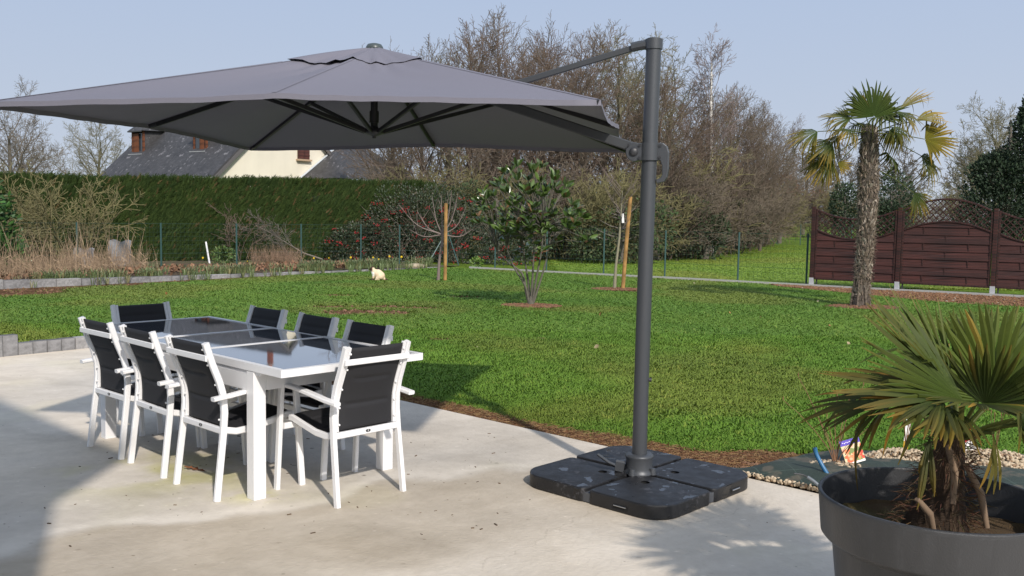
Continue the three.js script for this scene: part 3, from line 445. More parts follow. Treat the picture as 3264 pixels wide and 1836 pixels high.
{ // four ballast slabs
  const wet = rng(61), puds = []; for (let i = 0; i < 90; i++) puds.push([wet(), wet(), 0.004 + 0.03 * Math.pow(wet(), 6), 1 + wet() * 1.8, wet() * 3]);
  const blob = (u, v) => { let w = 0; for (const [x, y, r, s, q] of puds) { const dx = u - x, dy = v - y, a = dx * Math.cos(q) + dy * Math.sin(q), b = -dx * Math.sin(q) + dy * Math.cos(q), d = Math.hypot(a / s, b) / r + (vn(u * 60, v * 60) - 0.5) * 0.9; if (d < 1) w = 1; } return w; };
  const cache = new Uint8Array(512 * 512); for (let y = 0; y < 512; y++) for (let x = 0; x < 512; x++) cache[y * 512 + x] = blob(x / 512, y / 512);
  const rt = tex(512, (u, v, x, y) => cache[y * 512 + x] ? 0.06 : 0.5 + 0.3 * (fbm(u * 20, v * 20, 4, 20) - 0.5), false);
  const ct = tex(512, (u, v, x, y) => { const q = 0.115 + 0.05 * (fbm(u * 24, v * 24, 4, 24) - 0.5) + 0.12 * sstep(0.67, 0.74, fbm(u * 40 + 3, v * 40, 3, 40)) * sstep(0.5, 0.62, fbm(u * 6, v * 6, 2, 6)); return [q, q, q * 1.06]; });
  const bt = tex(512, (u, v, x, y) => cache[y * 512 + x] ? 0.62 : 0.5 + 0.25 * (fbm(u * 90, v * 90, 2, 90) - 0.5), false);
  const mSlab = std({ map: ct, roughnessMap: rt, roughness: 1, bumpMap: bt, bumpScale: 0.004 });
  const s = 0.462, R = 0.15, r = 0.03, sh = new THREE.Shape(); // outer corner at (+s/2,+s/2)
  const h = s / 2; sh.moveTo(-h, -h + r); sh.lineTo(-h, h - r); sh.quadraticCurveTo(-h, h, -h + r, h); sh.lineTo(h - R, h); sh.absarc(h - R, h - R, R, PI / 2, 0, true); sh.lineTo(h, -h + r); sh.quadraticCurveTo(h, -h, h - r, -h); sh.lineTo(-h + 0.055, -h); sh.lineTo(-h, -h + 0.055); 
  const hole = new THREE.Path(); hole.absellipse(-0.105, -0.105, 0.026, 0.026, 0, TAU, true); sh.holes.push(hole);
  const g = new THREE.ExtrudeGeometry(sh, { depth: 0.06, bevelEnabled: true, bevelSize: 0.008, bevelThickness: 0.009, bevelSegments: 3, curveSegments: 18 }); g.rotateX(-PI / 2); g.translate(0, 0.009, 0); // shape y -> -z
  const P = g.attributes.position, U = g.attributes.uv; 
  const names = ['black plastic base slab nearest the camera, with wet patches', 'black plastic base slab on the right, touching the planted bed', 'black plastic base slab at the back, behind the parasol pole', 'black plastic base slab on the left, with the largest puddles'];
  const base = -0.751;
  // shape corner (+x, -z) turned so that it points outwards
  [[1, 1, -PI / 2], [1, -1, 0], [-1, -1, PI / 2], [-1, 1, PI]].forEach(([sx, sz, t], i) => {
    const gg = g.clone(), uu = gg.attributes.uv; for (let k = 0; k < P.count; k++) uu.setXY(k, P.getX(k) * 1.02 + 0.5 + i * 0.37, (Math.abs(gg.attributes.normal.getY(k)) > 0.5 ? P.getZ(k) : P.getZ(k) + P.getY(k)) * 1.02 + 0.5 + i * 0.21);
    const q = V(sx * 0.2535, 0, sz * 0.2535).applyAxisAngle(UPV, base), o = thing('base_slab', names[i], 'parasol base', [UB.x + q.x, 0, UB.z + q.z], base + t, 'ballast slabs of the parasol');
    const b = mesh('slab', gg, mSlab, o); 
    const hb = new GB(); hb.sweep([V(h + 0.0085, 0.03, 0.02 - 0.045), V(h + 0.0085, 0.03, 0.02 + 0.045)], UPV, 0.03, 0.004, 0.001); hb.build('handle_recess', std({ color: C(0.008, 0.008, 0.008), roughness: 0.9 }), b);
    new GB().tube([V(h + 0.014, 0.036, -0.02), V(h + 0.014, 0.036, 0.06)], 0.0035, 8).build('handle', mChrome, b);
  });
}
{ // fallen oak leaf under the table
  const sh = new THREE.Shape(), n = 60; for (let i = 0; i <= n; i++) { const q = i / n * TAU, y = -Math.cos(q), w = 0.42 * Math.sin(q) * (0.62 + 0.38 * Math.cos(y * 13)) * (0.75 + 0.25 * y); i ? sh.lineTo(w, y) : sh.moveTo(w, y); }
  const g = new THREE.ExtrudeGeometry(sh, { depth: 0.012, bevelEnabled: false }); const P = g.attributes.position; for (let i = 0; i < P.count; i++) { const x = P.getX(i), y = P.getY(i); P.setZ(i, P.getZ(i) + 0.55 * x * x + 0.12 * y * y * Math.sign(y) + 0.05 * Math.sin(9 * y + 8 * x)); } g.computeVertexNormals(); g.rotateX(-PI / 2); g.scale(0.075, 0.075, 0.075);
  const m = tag(mesh('dry_leaf', g, std({ color: C(0.22, 0.085, 0.035), roughness: 0.8, side: THREE.DoubleSide })), 'curled brown oak leaf lying on the concrete under the table', 'leaf'); m.position.set(-1.871, 0.008, -5.49); m.rotation.y = 1.3;
}
// ---------- planter and potted fan palm ----------
const leafMat = (o = {}) => phy({ vertexColors: true, roughness: 0.5, specularIntensity: 0.3, side: THREE.DoubleSide, transmission: 0.12, thickness: 0, ...o });
const POT = V(1.516, 0, -3.256);
{
  const o = thing('planter', 'large round dark grey plastic planter at the right edge of the patio', 'planter', [POT.x, 0, POT.z]);
  const pr = [[0, 0.0], [0.29, 0.0], [0.3, 0.01], [0.345, 0.395], [0.352, 0.402], [0.374, 0.415], [0.385, 0.428], [0.397, 0.56], [0.4, 0.572], [0.397, 0.578], [0.389, 0.579], [0.384, 0.573], [0.372, 0.44], [0.352, 0.428], [0.34, 0.41], [0.3, 0.1], [0, 0.1]];
  const g = new THREE.LatheGeometry(pr.map(([x, y]) => new THREE.Vector2(x, y)), 96);
  mesh('pot', g, std({ color: C(0.044, 0.045, 0.048), roughness: 0.55, map: rep(tex(512, (u, v) => { const q = 0.93 + 0.14 * (fbm(u * 40, v * 12, 4, 12) - 0.5) + 0.25 * sstep(0.7, 0.8, fbm(u * 90, v * 30, 3, 30)) * sstep(0.5, 0.65, fbm(u * 9, v * 5, 3, 5)); return [q, q, q]; }), 2, 1), bumpMap: rep(tFine, 10, 6), bumpScale: 0.0006, roughnessMap: tex(256, (u, v) => 0.75 + 0.5 * (fbm(u * 10, v * 10, 4, 10) - 0.5), false) }), o);
  const sg = new GB(); sg.col = C(1, 1, 1); const r = rng(3);
  for (let j = 0; j <= 20; j++) for (let i = 0; i <= 60; i++) { const q = i / 60 * TAU, R = j / 20 * 0.365, x = Math.cos(q) * R, z = Math.sin(q) * R, n = fbm(x * 14 + 30, z * 14 + 30, 4), m = sstep(0.5, 0.62, fbm(x * 6 + 3, z * 6 + 70, 3)); sg.col = C(lerp(0.075, 0.085, m) + n * 0.09, lerp(0.045, 0.07, m) + n * 0.06, lerp(0.02, 0.02, m) + n * 0.025); sg.v(V(x, 0.452 + 0.03 * (n - 0.5) + 0.03 * Math.exp(-R * R / 0.02), z), UPV, x, z); }
  for (let j = 0; j < 20; j++) for (let i = 0; i < 60; i++) { const a = j * 61 + i; sg.tri(a, a + 1, a + 62); sg.tri(a, a + 62, a + 61); }
  const gg = sg.geo(); gg.computeVertexNormals(); mesh('soil', gg, std({ vertexColors: true, roughness: 1, bumpMap: rep(tFine, 6), bumpScale: 0.012, side: THREE.DoubleSide }), o);
}
// a fan leaf: hub at the origin, middle segment along +y, upper face towards +z
function fanGeo(seed, R, n, spread, opt = {}) {
  const r = rng(seed), g = new GB(), { droop = 0.12, yellow = 0.15, fold = 0.75, cup = 0.1, split = 0.52, base = [0.043, 0.07, 0.014], tipc = [0.3, 0.17, 0.03] } = opt; g.col = C(1, 1, 1);
  const half = spread / n / 2 * 1.12;
  for (let i = 0; i < n; i++) {
    const t = (i + 0.5) / n * 2 - 1, th = t * spread / 2, len = R * (0.72 + 0.28 * Math.cos(t * 1.35)) * (0.93 + 0.12 * r()), kink = r() < (opt.kink || 0.08) ? 0.55 + 0.3 * r() : 9, dr = droop * (0.5 + r() + Math.abs(t) * 0.8), tw = (r() - 0.5) * 0.18;
    const ye = clamp(yellow * (0.3 + 1.5 * r()) + (r() < yellow * 0.5 ? 0.5 : 0)), sh = 0.8 + 0.4 * r(), rows = [];
    for (const f of [0.02, 0.26, split, 0.68, 0.86, 1]) {
      const rad = len * f, w = f <= split ? Math.tan(half) * len * f * 1.0 : Math.tan(half) * len * split * (1 - Math.pow((f - split) / (1 - split), 2.4)) + 0.0012, a = th + tw * f * f, bent = f > kink ? (f - kink) * 2.6 : 0;
      const dx = Math.sin(a), dy = Math.cos(a), zz = -dr * R * Math.pow(f, 2.2) + cup * R * Math.pow(Math.abs(t), 2) * f - bent * R * 0.45, rr = rad * (1 - 0.25 * dr * f - bent * 0.35);
      const c = V(dx * rr, dy * rr, zz), s = V(dy, -dx, 0), fz = fold * w, yy = clamp(ye * sstep(0.25, 0.95, f) + (f > 0.93 ? 0.22 * (yellow > 0.05) : 0));
      const col = C(lerp(base[0], tipc[0], yy) * sh, lerp(base[1], tipc[1], yy) * sh, lerp(base[2], tipc[2], yy) * sh); g.col = col;
      const nn = V(0, 0, 1); rows.push([g.v(c.clone().addScaledVector(s, -w), nn, t, f), g.v(c.clone().setZ(c.z + fz), nn, t, f), g.v(c.clone().addScaledVector(s, w), nn, t, f)]);
    }
    for (let k = 1; k < rows.length; k++) { const A = rows[k - 1], B = rows[k]; for (const j of [0, 1]) { g.tri(A[j], A[j + 1], B[j + 1]); g.tri(A[j], B[j + 1], B[j]); } }
  }
  const q = g.geo().toNonIndexed(); q.computeVertexNormals(); return q;
}
function frond(parent, root, hub, tip, normal, R, n, spread, opt, mat, pr = 0.007) {
  const f = new THREE.Group(); f.name = 'frond'; parent.add(f);
  const mid = root.clone().lerp(hub, 0.5).add(V(0, 0.04 * hub.distanceTo(root), 0)); const g = new GB(); g.col = C(0.07, 0.085, 0.02);
  g.tube([root, mid, hub], [pr * 1.5, pr, pr * 0.75], 7); g.build('stalk', leafMat({ transmission: 0 }), f);
  const y = tip.clone().sub(hub).normalize(), z = normal.clone().addScaledVector(y, -normal.dot(y)).normalize(), x = V().crossVectors(y, z);
  const b = mesh('blade', fanGeo(opt.seed, R, n, spread, opt), mat, f); b.matrix.makeBasis(x, y, z).setPosition(hub); b.matrix.decompose(b.position, b.quaternion, b.scale); return f;
}
{
  const o = thing('potted_palm', 'bushy green fan palm with yellowing tips growing in the grey planter', 'palm', [POT.x, 0.45, POT.z]), L = (x, y, z) => V(x, y, z).sub(V(POT.x, 0.45, POT.z));
  const r = rng(17), tr = new GB(), mFib = std({ vertexColors: true, roughness: 1 }); tr.col = C(0.075, 0.045, 0.026);
  tr.tube([L(1.5, 0.44, -3.22), L(1.51, 0.52, -3.23), L(1.53, 0.62, -3.24), L(1.55, 0.74, -3.25), L(1.57, 0.84, -3.25)], [0.125, 0.095, 0.07, 0.052, 0.03], 18); tr.build('trunk', std({ vertexColors: true, roughness: 1, bumpMap: rep(tBark, 3), bumpScale: 0.02 }), o);
  const fb = new GB(); for (let i = 0; i < 520; i++) { const q = r() * TAU, h = r(), R = lerp(0.12, 0.045, h), y = lerp(0.0, 0.38, h), p = V(-0.02 + 0.06 * h + Math.cos(q) * R, y, 0.03 + Math.sin(q) * R), d = V(Math.cos(q) * 0.8 + (r() - 0.5), -0.3 + r() * 1.1, Math.sin(q) * 0.8 + (r() - 0.5)).normalize(), l = 0.03 + 0.06 * r(); fb.col = C(0.07 + 0.07 * r(), 0.042 + 0.035 * r(), 0.022 + 0.015 * r()); fb.tube([p, p.clone().addScaledVector(d, l * 0.6).add(V(0, -0.005, 0)), p.clone().addScaledVector(d, l).add(V((r() - 0.5) * 0.02, -0.02, 0))], [0.0016, 0.0012, 0.0006], 3, false); }
  fb.build('fibres', mFib, o);
  for (const [a, b] of [[[1.44, 0.5, -3.1], [1.36, 0.63, -3.06]], [[1.515, 0.78, -3.19], [1.5, 0.6, -3.1]], [[1.575, 0.72, -3.18], [1.62, 0.52, -3.1]]]) { const g = new GB(); g.col = C(0.19, 0.13, 0.085); const p = L(...a), q = L(...b); g.tube([p, p.clone().lerp(q, 0.5).add(V(0.01, 0.01, 0.01)), q], [0.011, 0.013, 0.009], 8); g.build('old_stub', mFib, o); }
  const mat = leafMat(), root = (x, z) => L(1.565 + x * 0.03, 0.8, -3.25 + z * 0.03);
  const F = [ // hub, tip, upper-face normal, radius, segments, spread, options
    [[1.556, 0.937, -3.25], [1.255, 1.275, -3.25], [0.62, 0.5, 0.55], 0.46, 22, 1.2, { seed: 1, yellow: 0.1, droop: 0.02, cup: 0.3, base: [0.053, 0.080, 0.014] }],
    [[1.723, 0.916, -3.3], [1.74, 1.272, -3.34], [-0.1, 0.1, 1], 0.35, 32, 3.3, { seed: 2, yellow: 0.05, droop: 0.03, cup: 0.06, base: [0.058, 0.086, 0.014], split: 0.6 }],
    [[1.525, 0.952, -3.12], [1.2, 1.18, -3.08], [0.35, 0.55, 0.75], 0.43, 22, 1.25, { seed: 3, yellow: 0.06, droop: 0.05, base: [0.045, 0.070, 0.012] }],
    [[1.42, 0.965, -3.05], [1.0, 1.045, -2.95], [0.1, 0.97, 0.22], 0.4, 26, 2.2, { seed: 4, yellow: 0.14, droop: 0.1, base: [0.036, 0.053, 0.011], tipc: [0.36, 0.18, 0.03] }],
    [[1.44, 0.945, -3.04], [1.14, 0.965, -2.78], [0.05, 0.95, 0.3], 0.35, 24, 2.0, { seed: 5, yellow: 0.16, droop: 0.1, kink: 0.06, base: [0.036, 0.051, 0.010], tipc: [0.42, 0.21, 0.025] }],
    [[1.55, 0.95, -3.08], [1.5, 1.0, -2.75], [0.0, 0.9, 0.4], 0.3, 22, 2.2, { seed: 6, yellow: 0.08, droop: 0.06, kink: 0.03, base: [0.039, 0.056, 0.011], tipc: [0.4, 0.21, 0.025] }],
    [[1.757, 0.867, -3.2], [2.09, 1.0, -3.15], [-0.2, 0.8, 0.6], 0.4, 28, 2.6, { seed: 7, yellow: 0.1, droop: 0.12, base: [0.043, 0.068, 0.014] }],
    [[1.68, 0.9, -3.08], [1.95, 0.93, -2.85], [-0.1, 0.93, 0.35], 0.38, 26, 2.4, { seed: 8, yellow: 0.1, droop: 0.08, kink: 0.03, base: [0.036, 0.054, 0.012] }],
    [[1.68, 0.9, -3.55], [1.74, 1.05, -3.9], [0, 0.8, -0.6], 0.42, 26, 2.6, { seed: 9, yellow: 0.1, droop: 0.1 }],
    [[1.42, 0.83, -3.12], [1.36, 0.62, -3.02], [-0.5, 0.3, 0.8], 0.25, 5, 0.5, { seed: 10, yellow: 0.3, droop: 0.12, base: [0.034, 0.044, 0.010] }],
    [[1.73, 0.95, -3.38], [2.0, 1.24, -3.5], [-0.5, 0.4, 0.75], 0.39, 28, 2.2, { seed: 11, yellow: 0.06, droop: 0.04, base: [0.057, 0.084, 0.014], split: 0.6 }],
    [[1.62, 0.93, -3.16], [1.66, 1.12, -2.98], [0, 0.5, 0.85], 0.28, 24, 2.8, { seed: 12, yellow: 0.08, droop: 0.1, base: [0.029, 0.048, 0.010] }],
    [[1.40, 0.9, -3.35], [1.02, 0.9, -3.5], [0, 0.95, 0.2], 0.36, 24, 2.4, { seed: 13, yellow: 0.2, droop: 0.25, base: [0.039, 0.056, 0.012] }],
    [[1.57, 0.87, -3.0], [1.55, 0.66, -2.88], [0.2, 0.3, 0.9], 0.22, 4, 0.4, { seed: 14, yellow: 0.45, droop: 0.15, kink: 0.3, base: [0.077, 0.080, 0.014] }],
    [[1.62, 0.96, -3.36], [1.5, 1.32, -3.46], [0.1, 0.3, 0.95], 0.3, 22, 1.6, { seed: 16, yellow: 0.05, droop: 0.02, base: [0.06, 0.088, 0.015], split: 0.6 }],
    [[1.75, 0.9, -3.05], [1.86, 1.02, -2.75], [-0.1, 0.75, 0.65], 0.36, 26, 2.6, { seed: 15, yellow: 0.1, droop: 0.14, base: [0.039, 0.062, 0.014] }]];
  for (const [h, t, n, R, k, s, op] of F) { const H = L(...h), T = L(...t), d = H.clone().setY(0); frond(o, root(d.x * 4, d.z * 4), H, T, V(...n), R, k, s, op, mat); }
}
// ---------- planted bed with weed fabric at the right of the patio ----------
{
  const g = new GB(), nu = 70, nv = 16; g.col = C(1, 1, 1);
  const f = (u, v) => { const x = lerp(1.32, 5.2, u), e = PE1.clone().addScaledVector(peDir, (x - PE1.x) / peDir.x), z0 = e.z - 0.02, z1 = -6.13 - 0.03 * Math.sin(x * 3) + 0.42 * (1 - sstep(1.35, 2.25, x)), z = lerp(Math.max(z0, z1 + 0.02), z1, v); return V(x, 0.012 + 0.03 * fbm(x * 4, z * 4 + 9, 3) + 0.035 * Math.sin(PI * v) * sstep(0, 0.1, u) + 0.012 * Math.sin(x * 17 + z * 9) * fbm(x * 2 + 5, z * 2, 2), z); };
  g.sheet(nu, nv, f); const dirt = rng(12);
  for (let i = 0; i < g.p.length / 3; i++) { g.u[i * 2] = g.p[i * 3]; g.u[i * 2 + 1] = g.p[i * 3 + 2]; }
  const map = tex(512, (u, v, x, y) => { const d = sstep(0.58, 0.72, fbm(u * 9 + 2, v * 9, 4, 9)), l = (Math.abs((u * 5) % 1 - 0.5) < 0.012 || Math.abs((v * 5) % 1 - 0.5) < 0.012) ? 0.1 : 0; const q = 0.19 + 0.05 * (vn(u * 200, v * 200, 200) - 0.5) + l; return [lerp(q * 0.92, 0.44, d * 0.6), lerp(q * 1.05 + 0.02, 0.38, d * 0.6), lerp(q * 0.98, 0.32, d * 0.6)]; });
  const c2 = g.geo(); tag(mesh('weed_fabric', c2, std({ map, roughness: 0.75, side: THREE.DoubleSide, bumpMap: rep(tWeave, 20), bumpScale: 0.001 })), 'dark green woven weed fabric laid over the planted bed', 'weed fabric', null, 'structure');
  const r = rng(44), st = new THREE.IcosahedronGeometry(1, 1), mSt = std({ roughness: 0.8 });
  const stones = (name, label, pick, n) => { const m = [], c = []; for (let i = 0; i < n; i++) { const p = pick(); if (!p) continue; const s = 0.006 + 0.008 * r(); m.push(M4(p, qe(r() * 3, r() * 3, r() * 3), V(s * (0.9 + 0.5 * r()), s * 0.75, s))); const t = r(); c.push(t < 0.2 ? C(0.26, 0.17, 0.1) : C(0.38 + 0.16 * t, 0.3 + 0.13 * t, 0.2 + 0.1 * t)); } tag(inst(name, st, mSt, m, c), label, 'gravel'); };
  const mound = (cx, cz, R, h) => () => { const q = r() * TAU, d = Math.sqrt(r()) * R; return V(cx + Math.cos(q) * d, 0.035 + h * (1 - (d / R) ** 2) * Math.sqrt(r()), cz + Math.sin(q) * d * 0.7); };
  stones('gravel_mound', 'small heap of pale gravel round the twiggy shrub beside the blue hose', mound(2.02, -5.66, 0.2, 0.03), 560);
  stones('gravel_mound', 'middle heap of pale gravel on the weed fabric behind the planter', mound(2.52, -5.9, 0.24, 0.06), 800);
  stones('gravel_mound', 'right heap of pale gravel on the weed fabric behind the potted palm', mound(3.08, -5.86, 0.3, 0.07), 1200);
  stones('gravel_strip', 'thin line of pale gravel between the patio and the weed fabric', () => { const t = 0.55 + r() * 5, p = PE1.clone().addScaledVector(peDir, t - 1.05).addScaledVector(peN, 0.015 + 0.05 * r() * r()); return p.x > 1.38 ? p.setY(0.006 + 0.018 * r()) : null; }, 1500);
  // bare budding shrubs
  const twig = (name, label, x, z, n, h, sp, seed) => { const q = rng(seed), o = thing(name, label, 'shrub', [x, 0.06, z], 0, 'bare budding shrubs in the gravel bed'); for (let i = 0; i < n; i++) { const a = q() * TAU, s = new GB(), l = h * (0.5 + 0.6 * q()), d = V(Math.cos(a) * sp * (0.4 + q()), 1, Math.sin(a) * sp * (0.4 + q())); const pts = [0, 0.2, 0.5, 0.8, 1].map(t => V(d.x * l * t * (0.6 + 0.4 * t) * 0.7 + (q() - 0.5) * 0.01, l * t, d.z * l * t * 0.6)); pts[0].set(0, -0.03, 0); s.tube(pts, [0.0032, 0.0028, 0.0024, 0.002, 0.0016], 5); const e = pts[4]; s.tube([e, e.clone().add(V(0, 0.012, 0)), e.clone().add(V(0, 0.026, 0))], [0.002, 0.004, 0.001], 5); s.build('stem', std({ color: C(0.2, 0.1, 0.05), roughness: 0.8 }), o); } };
  twig('budding_shrub', 'bare reddish shrub with upright stems beside the picture card', 2.02, -5.7, 9, 0.5, 1.2, 3);
  twig('budding_shrub', 'bare shrub with thin stems in the middle gravel heap', 2.55, -5.93, 6, 0.32, 0.3, 4);
  twig('budding_shrub', 'bare little shrub in the right gravel heap behind the palm', 3.1, -5.9, 5, 0.28, 0.3, 5);
  // plant labels
  const card = (w, h, draw) => { const c = document.createElement('canvas'); c.width = 256; c.height = 256; const x = c.getContext('2d'); draw(x); const t = new THREE.CanvasTexture(c); t.colorSpace = THREE.SRGBColorSpace; return t; };
  const q = rng(90), tFlower = card(1, 1, (x) => { x.fillStyle = '#d8c7a0'; x.fillRect(0, 0, 256, 256); for (let i = 0; i < 60; i++) { x.fillStyle = ['#e8663c', '#f08a5a', '#d94a34', '#f4b08c', '#7a8a4a'][Math.floor(q() * 5)]; x.beginPath(); x.ellipse(q() * 256, 70 + q() * 190, 16 + q() * 16, 14 + q() * 14, 0, 0, 7); x.fill(); } x.fillStyle = '#5a48b0'; x.fillRect(0, 0, 256, 56); x.fillStyle = '#e8e4f4'; for (let i = 0; i < 7; i++) x.fillRect(30 + i * 22, 20 + (i % 2) * 6, 14, 9); x.fillStyle = '#f2f0ea'; x.fillRect(0, 236, 256, 20); });
  const plate = (name, label, x, y, z, w, h, rot, tx, tint = 0xffffff) => { const g = new THREE.BoxGeometry(w, h, 0.002), m = std({ map: tx, color: tint, roughness: 0.35 }); const o = tag(mesh(name, g, m), label, 'plant label'); o.position.set(x, y, z); o.rotation.set(...rot); return o; };
  plate('plant_label', 'plant label with orange flowers and a violet band leaning by the shrub', 2.12, 0.13, -5.7, 0.13, 0.15, [-0.25, 0.1, 0.28], tFlower);
  const tW = card(1, 1, (x) => { x.fillStyle = '#e9e7e2'; x.fillRect(0, 0, 256, 256); x.fillStyle = '#b9902a'; x.fillRect(0, 150, 256, 60); x.fillStyle = '#3c463a'; x.fillRect(0, 205, 256, 51); x.fillStyle = '#9a978e'; for (let i = 0; i < 5; i++) x.fillRect(90, 15 + i * 24, 70, 8); });
  plate('plant_label', 'narrow white plant label with yellow foot in the middle gravel heap', 2.575, 0.15, -5.99, 0.035, 0.24, [-0.1, 0.2, -0.12], tW);
  const tR = card(1, 1, (x) => { x.fillStyle = '#eceae6'; x.fillRect(0, 0, 256, 256); x.fillStyle = '#c22b26'; x.fillRect(0, 0, 256, 90); x.fillStyle = '#6a7a58'; x.fillRect(40, 130, 50, 40); x.fillStyle = '#8a8a84'; x.fillRect(110, 130, 110, 10); x.fillRect(110, 155, 90, 10); });
  plate('plant_label', 'white plant label with a red top in the right gravel heap', 2.99, 0.11, -5.99, 0.09, 0.2, [-0.15, 0.1, 0.42], tR);
  // blue water pipe and grey conduit sticking out of the bed
  const hz = new GB(), hp = [V(1.905, 0.0, -5.38), V(1.88, 0.05, -5.42), V(1.846, 0.115, -5.46), V(1.822, 0.17, -5.48), V(1.815, 0.2, -5.48)]; const cv = new THREE.CatmullRomCurve3(hp).getPoints(16); hz.tube(cv, 0.0125, 14); const hm = hz.build('water_pipe', std({ color: C(0.025, 0.13, 0.27), roughness: 0.4 })); tag(hm, 'bright blue water pipe standing up out of the bed behind the planter', 'pipe');
  new GB().tube([cv[16], cv[16].clone().add(V(0, 0.0008, 0))], 0.0085, 12).build('bore', std({ color: C(0.01, 0.012, 0.014) }), hm);
  const cd = new GB(), cq = new THREE.CatmullRomCurve3([V(1.80, -0.01, -5.18), V(1.775, 0.03, -5.2), V(1.735, 0.068, -5.22), V(1.7, 0.09, -5.24)]).getPoints(12); cd.tube(cq, 0.0095, 12); const cm = cd.build('conduit', std({ color: C(0.13, 0.15, 0.17), roughness: 0.5 })); tag(cm, 'thin grey cable conduit curving up beside the planter', 'conduit');
  const wq = new THREE.CatmullRomCurve3([cq[12], V(1.675, 0.1, -5.25), V(1.625, 0.106, -5.25)]).getPoints(8); new GB().tube(wq, 0.0045, 8).build('cable', mPlastic, cm);
}
// ---------- wire fences ----------
const mGreenPost = std({ color: C(0.028, 0.075, 0.07), roughness: 0.5 });
const mWire = std({ color: C(0.04, 0.085, 0.075), roughness: 0.5, metalness: 0.3 });
function wireFence(label, pts, h, y0, opt = {}) {
  const o = thing('wire_fence', label, 'fence', [pts[0][0], 0, pts[0][1]]), O = V(pts[0][0], 0, pts[0][1]), P = pts.map(([x, z]) => V(x, 0, z).sub(O));
  (opt.posts || P.map((_, i) => i)).forEach((i) => { const p = P[i]; const g = new GB(); g.sweep([V(p.x, y0 - 0.2, p.z), V(p.x, h, p.z)], V(1, 0, 0), 0.04, 0.04, 0.006); g.build('post', mGreenPost, o); });
  const w = new GB();
  for (let i = 0; i + 1 < P.length; i++) {
    const a = P[i], b = P[i + 1], L = a.distanceTo(b), n = Math.round(L / 0.1);
    for (let k = 0; k <= 10; k++) { const y = lerp(y0 + 0.03, h - 0.02, k / 10); w.tube([V(a.x, y, a.z), V(b.x, y, b.z)], k === 10 || k === 3 ? 0.0035 : 0.0016, 3, false); }
    for (let k = 1; k < n; k++) { const t = k / n; w.tube([V(lerp(a.x, b.x, t), y0, lerp(a.z, b.z, t)), V(lerp(a.x, b.x, t), h - 0.02, lerp(a.z, b.z, t))], 0.0014, 3, false); }
  }
  w.build('wire_mesh', mWire, o);
  for (const [a, b] of opt.struts || []) { new GB().sweep([V(...a).sub(O), V(...b).sub(O)], V(0, 0, 1), 0.032, 0.032, 0.005).build('strut', mGreenPost, o); }
  return o;
}
wireFence('green wire fence in front of the tall hedge', [[-13.6, -19.8], [-12.05, -21.2], [-10.5, -22.6], [-9.0, -24.0], [-7.45, -25.3], [-6.0, -26.6], [-4.5, -27.8], [-3.45, -28.6], [-2.05, -28.9]], 1.2, 0.06, { struts: [[[-2.05, 1.0, -28.9], [-2.55, 0.05, -28.4]], [[-2.05, 1.15, -28.85], [-1.62, 0.0, -28.3]]] });
wireFence('green wire fence on the kerb between the lawn and the field', [[-2.0, -28.75], [-0.5, -26.9], [0.95, -26.05], [2.47, -25.35], [3.95, -24.25], [5.58, -23.15], [7.0, -22.27], [8.7, -21.22], [10.4, -20.17]], 1.22, 0.0);
wireFence('distant wire fence with thin posts across the field', [[11.8, -56], [15.0, -57.5], [18.1, -59.1], [22, -61]], 1.3, 0.0, { struts: [[[15.0, 1.0, -57.5], [16.4, 0, -58]]] });
// ---------- wooden lattice fence panels ----------
const tStain = tex(512, (u, v) => { const g = fbm(u * 4, v * 70, 4, 4), b = fbm(u * 3, v * 9, 3, 3), q = 0.72 + 0.5 * (g - 0.5) + 0.35 * (b - 0.5); return [q, q * 0.97, q * 0.97]; });
const mRed = [0, 1, 2, 3].map(i => std({ color: C(0.074 + 0.006 * i, 0.0205 + 0.0015 * i, 0.015 + 0.001 * i), roughness: 0.62, map: rep(tStain, 0.55, 0.9), bumpMap: rep(tWood, 0.6, 1), bumpScale: 0.0015 }));
const mZinc = std({ color: C(0.55, 0.56, 0.58), metalness: 0.5, roughness: 0.55 });
const WP = [[7.05, -22.04], [8.66, -21.05], [10.29, -20.04], [11.92, -19.03]];
const wpTurn = Math.atan2(-(WP[1][1] - WP[0][1]), WP[1][0] - WP[0][0]);
WP.slice(0, 3).forEach(([x, z], i) => {
  const o = thing('fence_post', ['square red-brown fence post at the open left end of the panels', 'square red-brown fence post between the dipped and the arched panel', 'square red-brown fence post right of the arched panel'][i], 'post', [x, 0, z], wpTurn, 'posts of the lattice fence');
  new GB().box(0, 0.13 + 0.865, 0, 0.09, 1.73, 0.09, 0.006).build('shaft', mRed[i], o);
  new GB().box(0, 0.08, 0, 0.1, 0.24, 0.1, 0.004).build('post_shoe', mZinc, o);
  new GB().box(0.11, 0.05, -0.02, 0.03, 0.26, 0.03, 0.003).build('ground_pin', mPlastic, o);
});
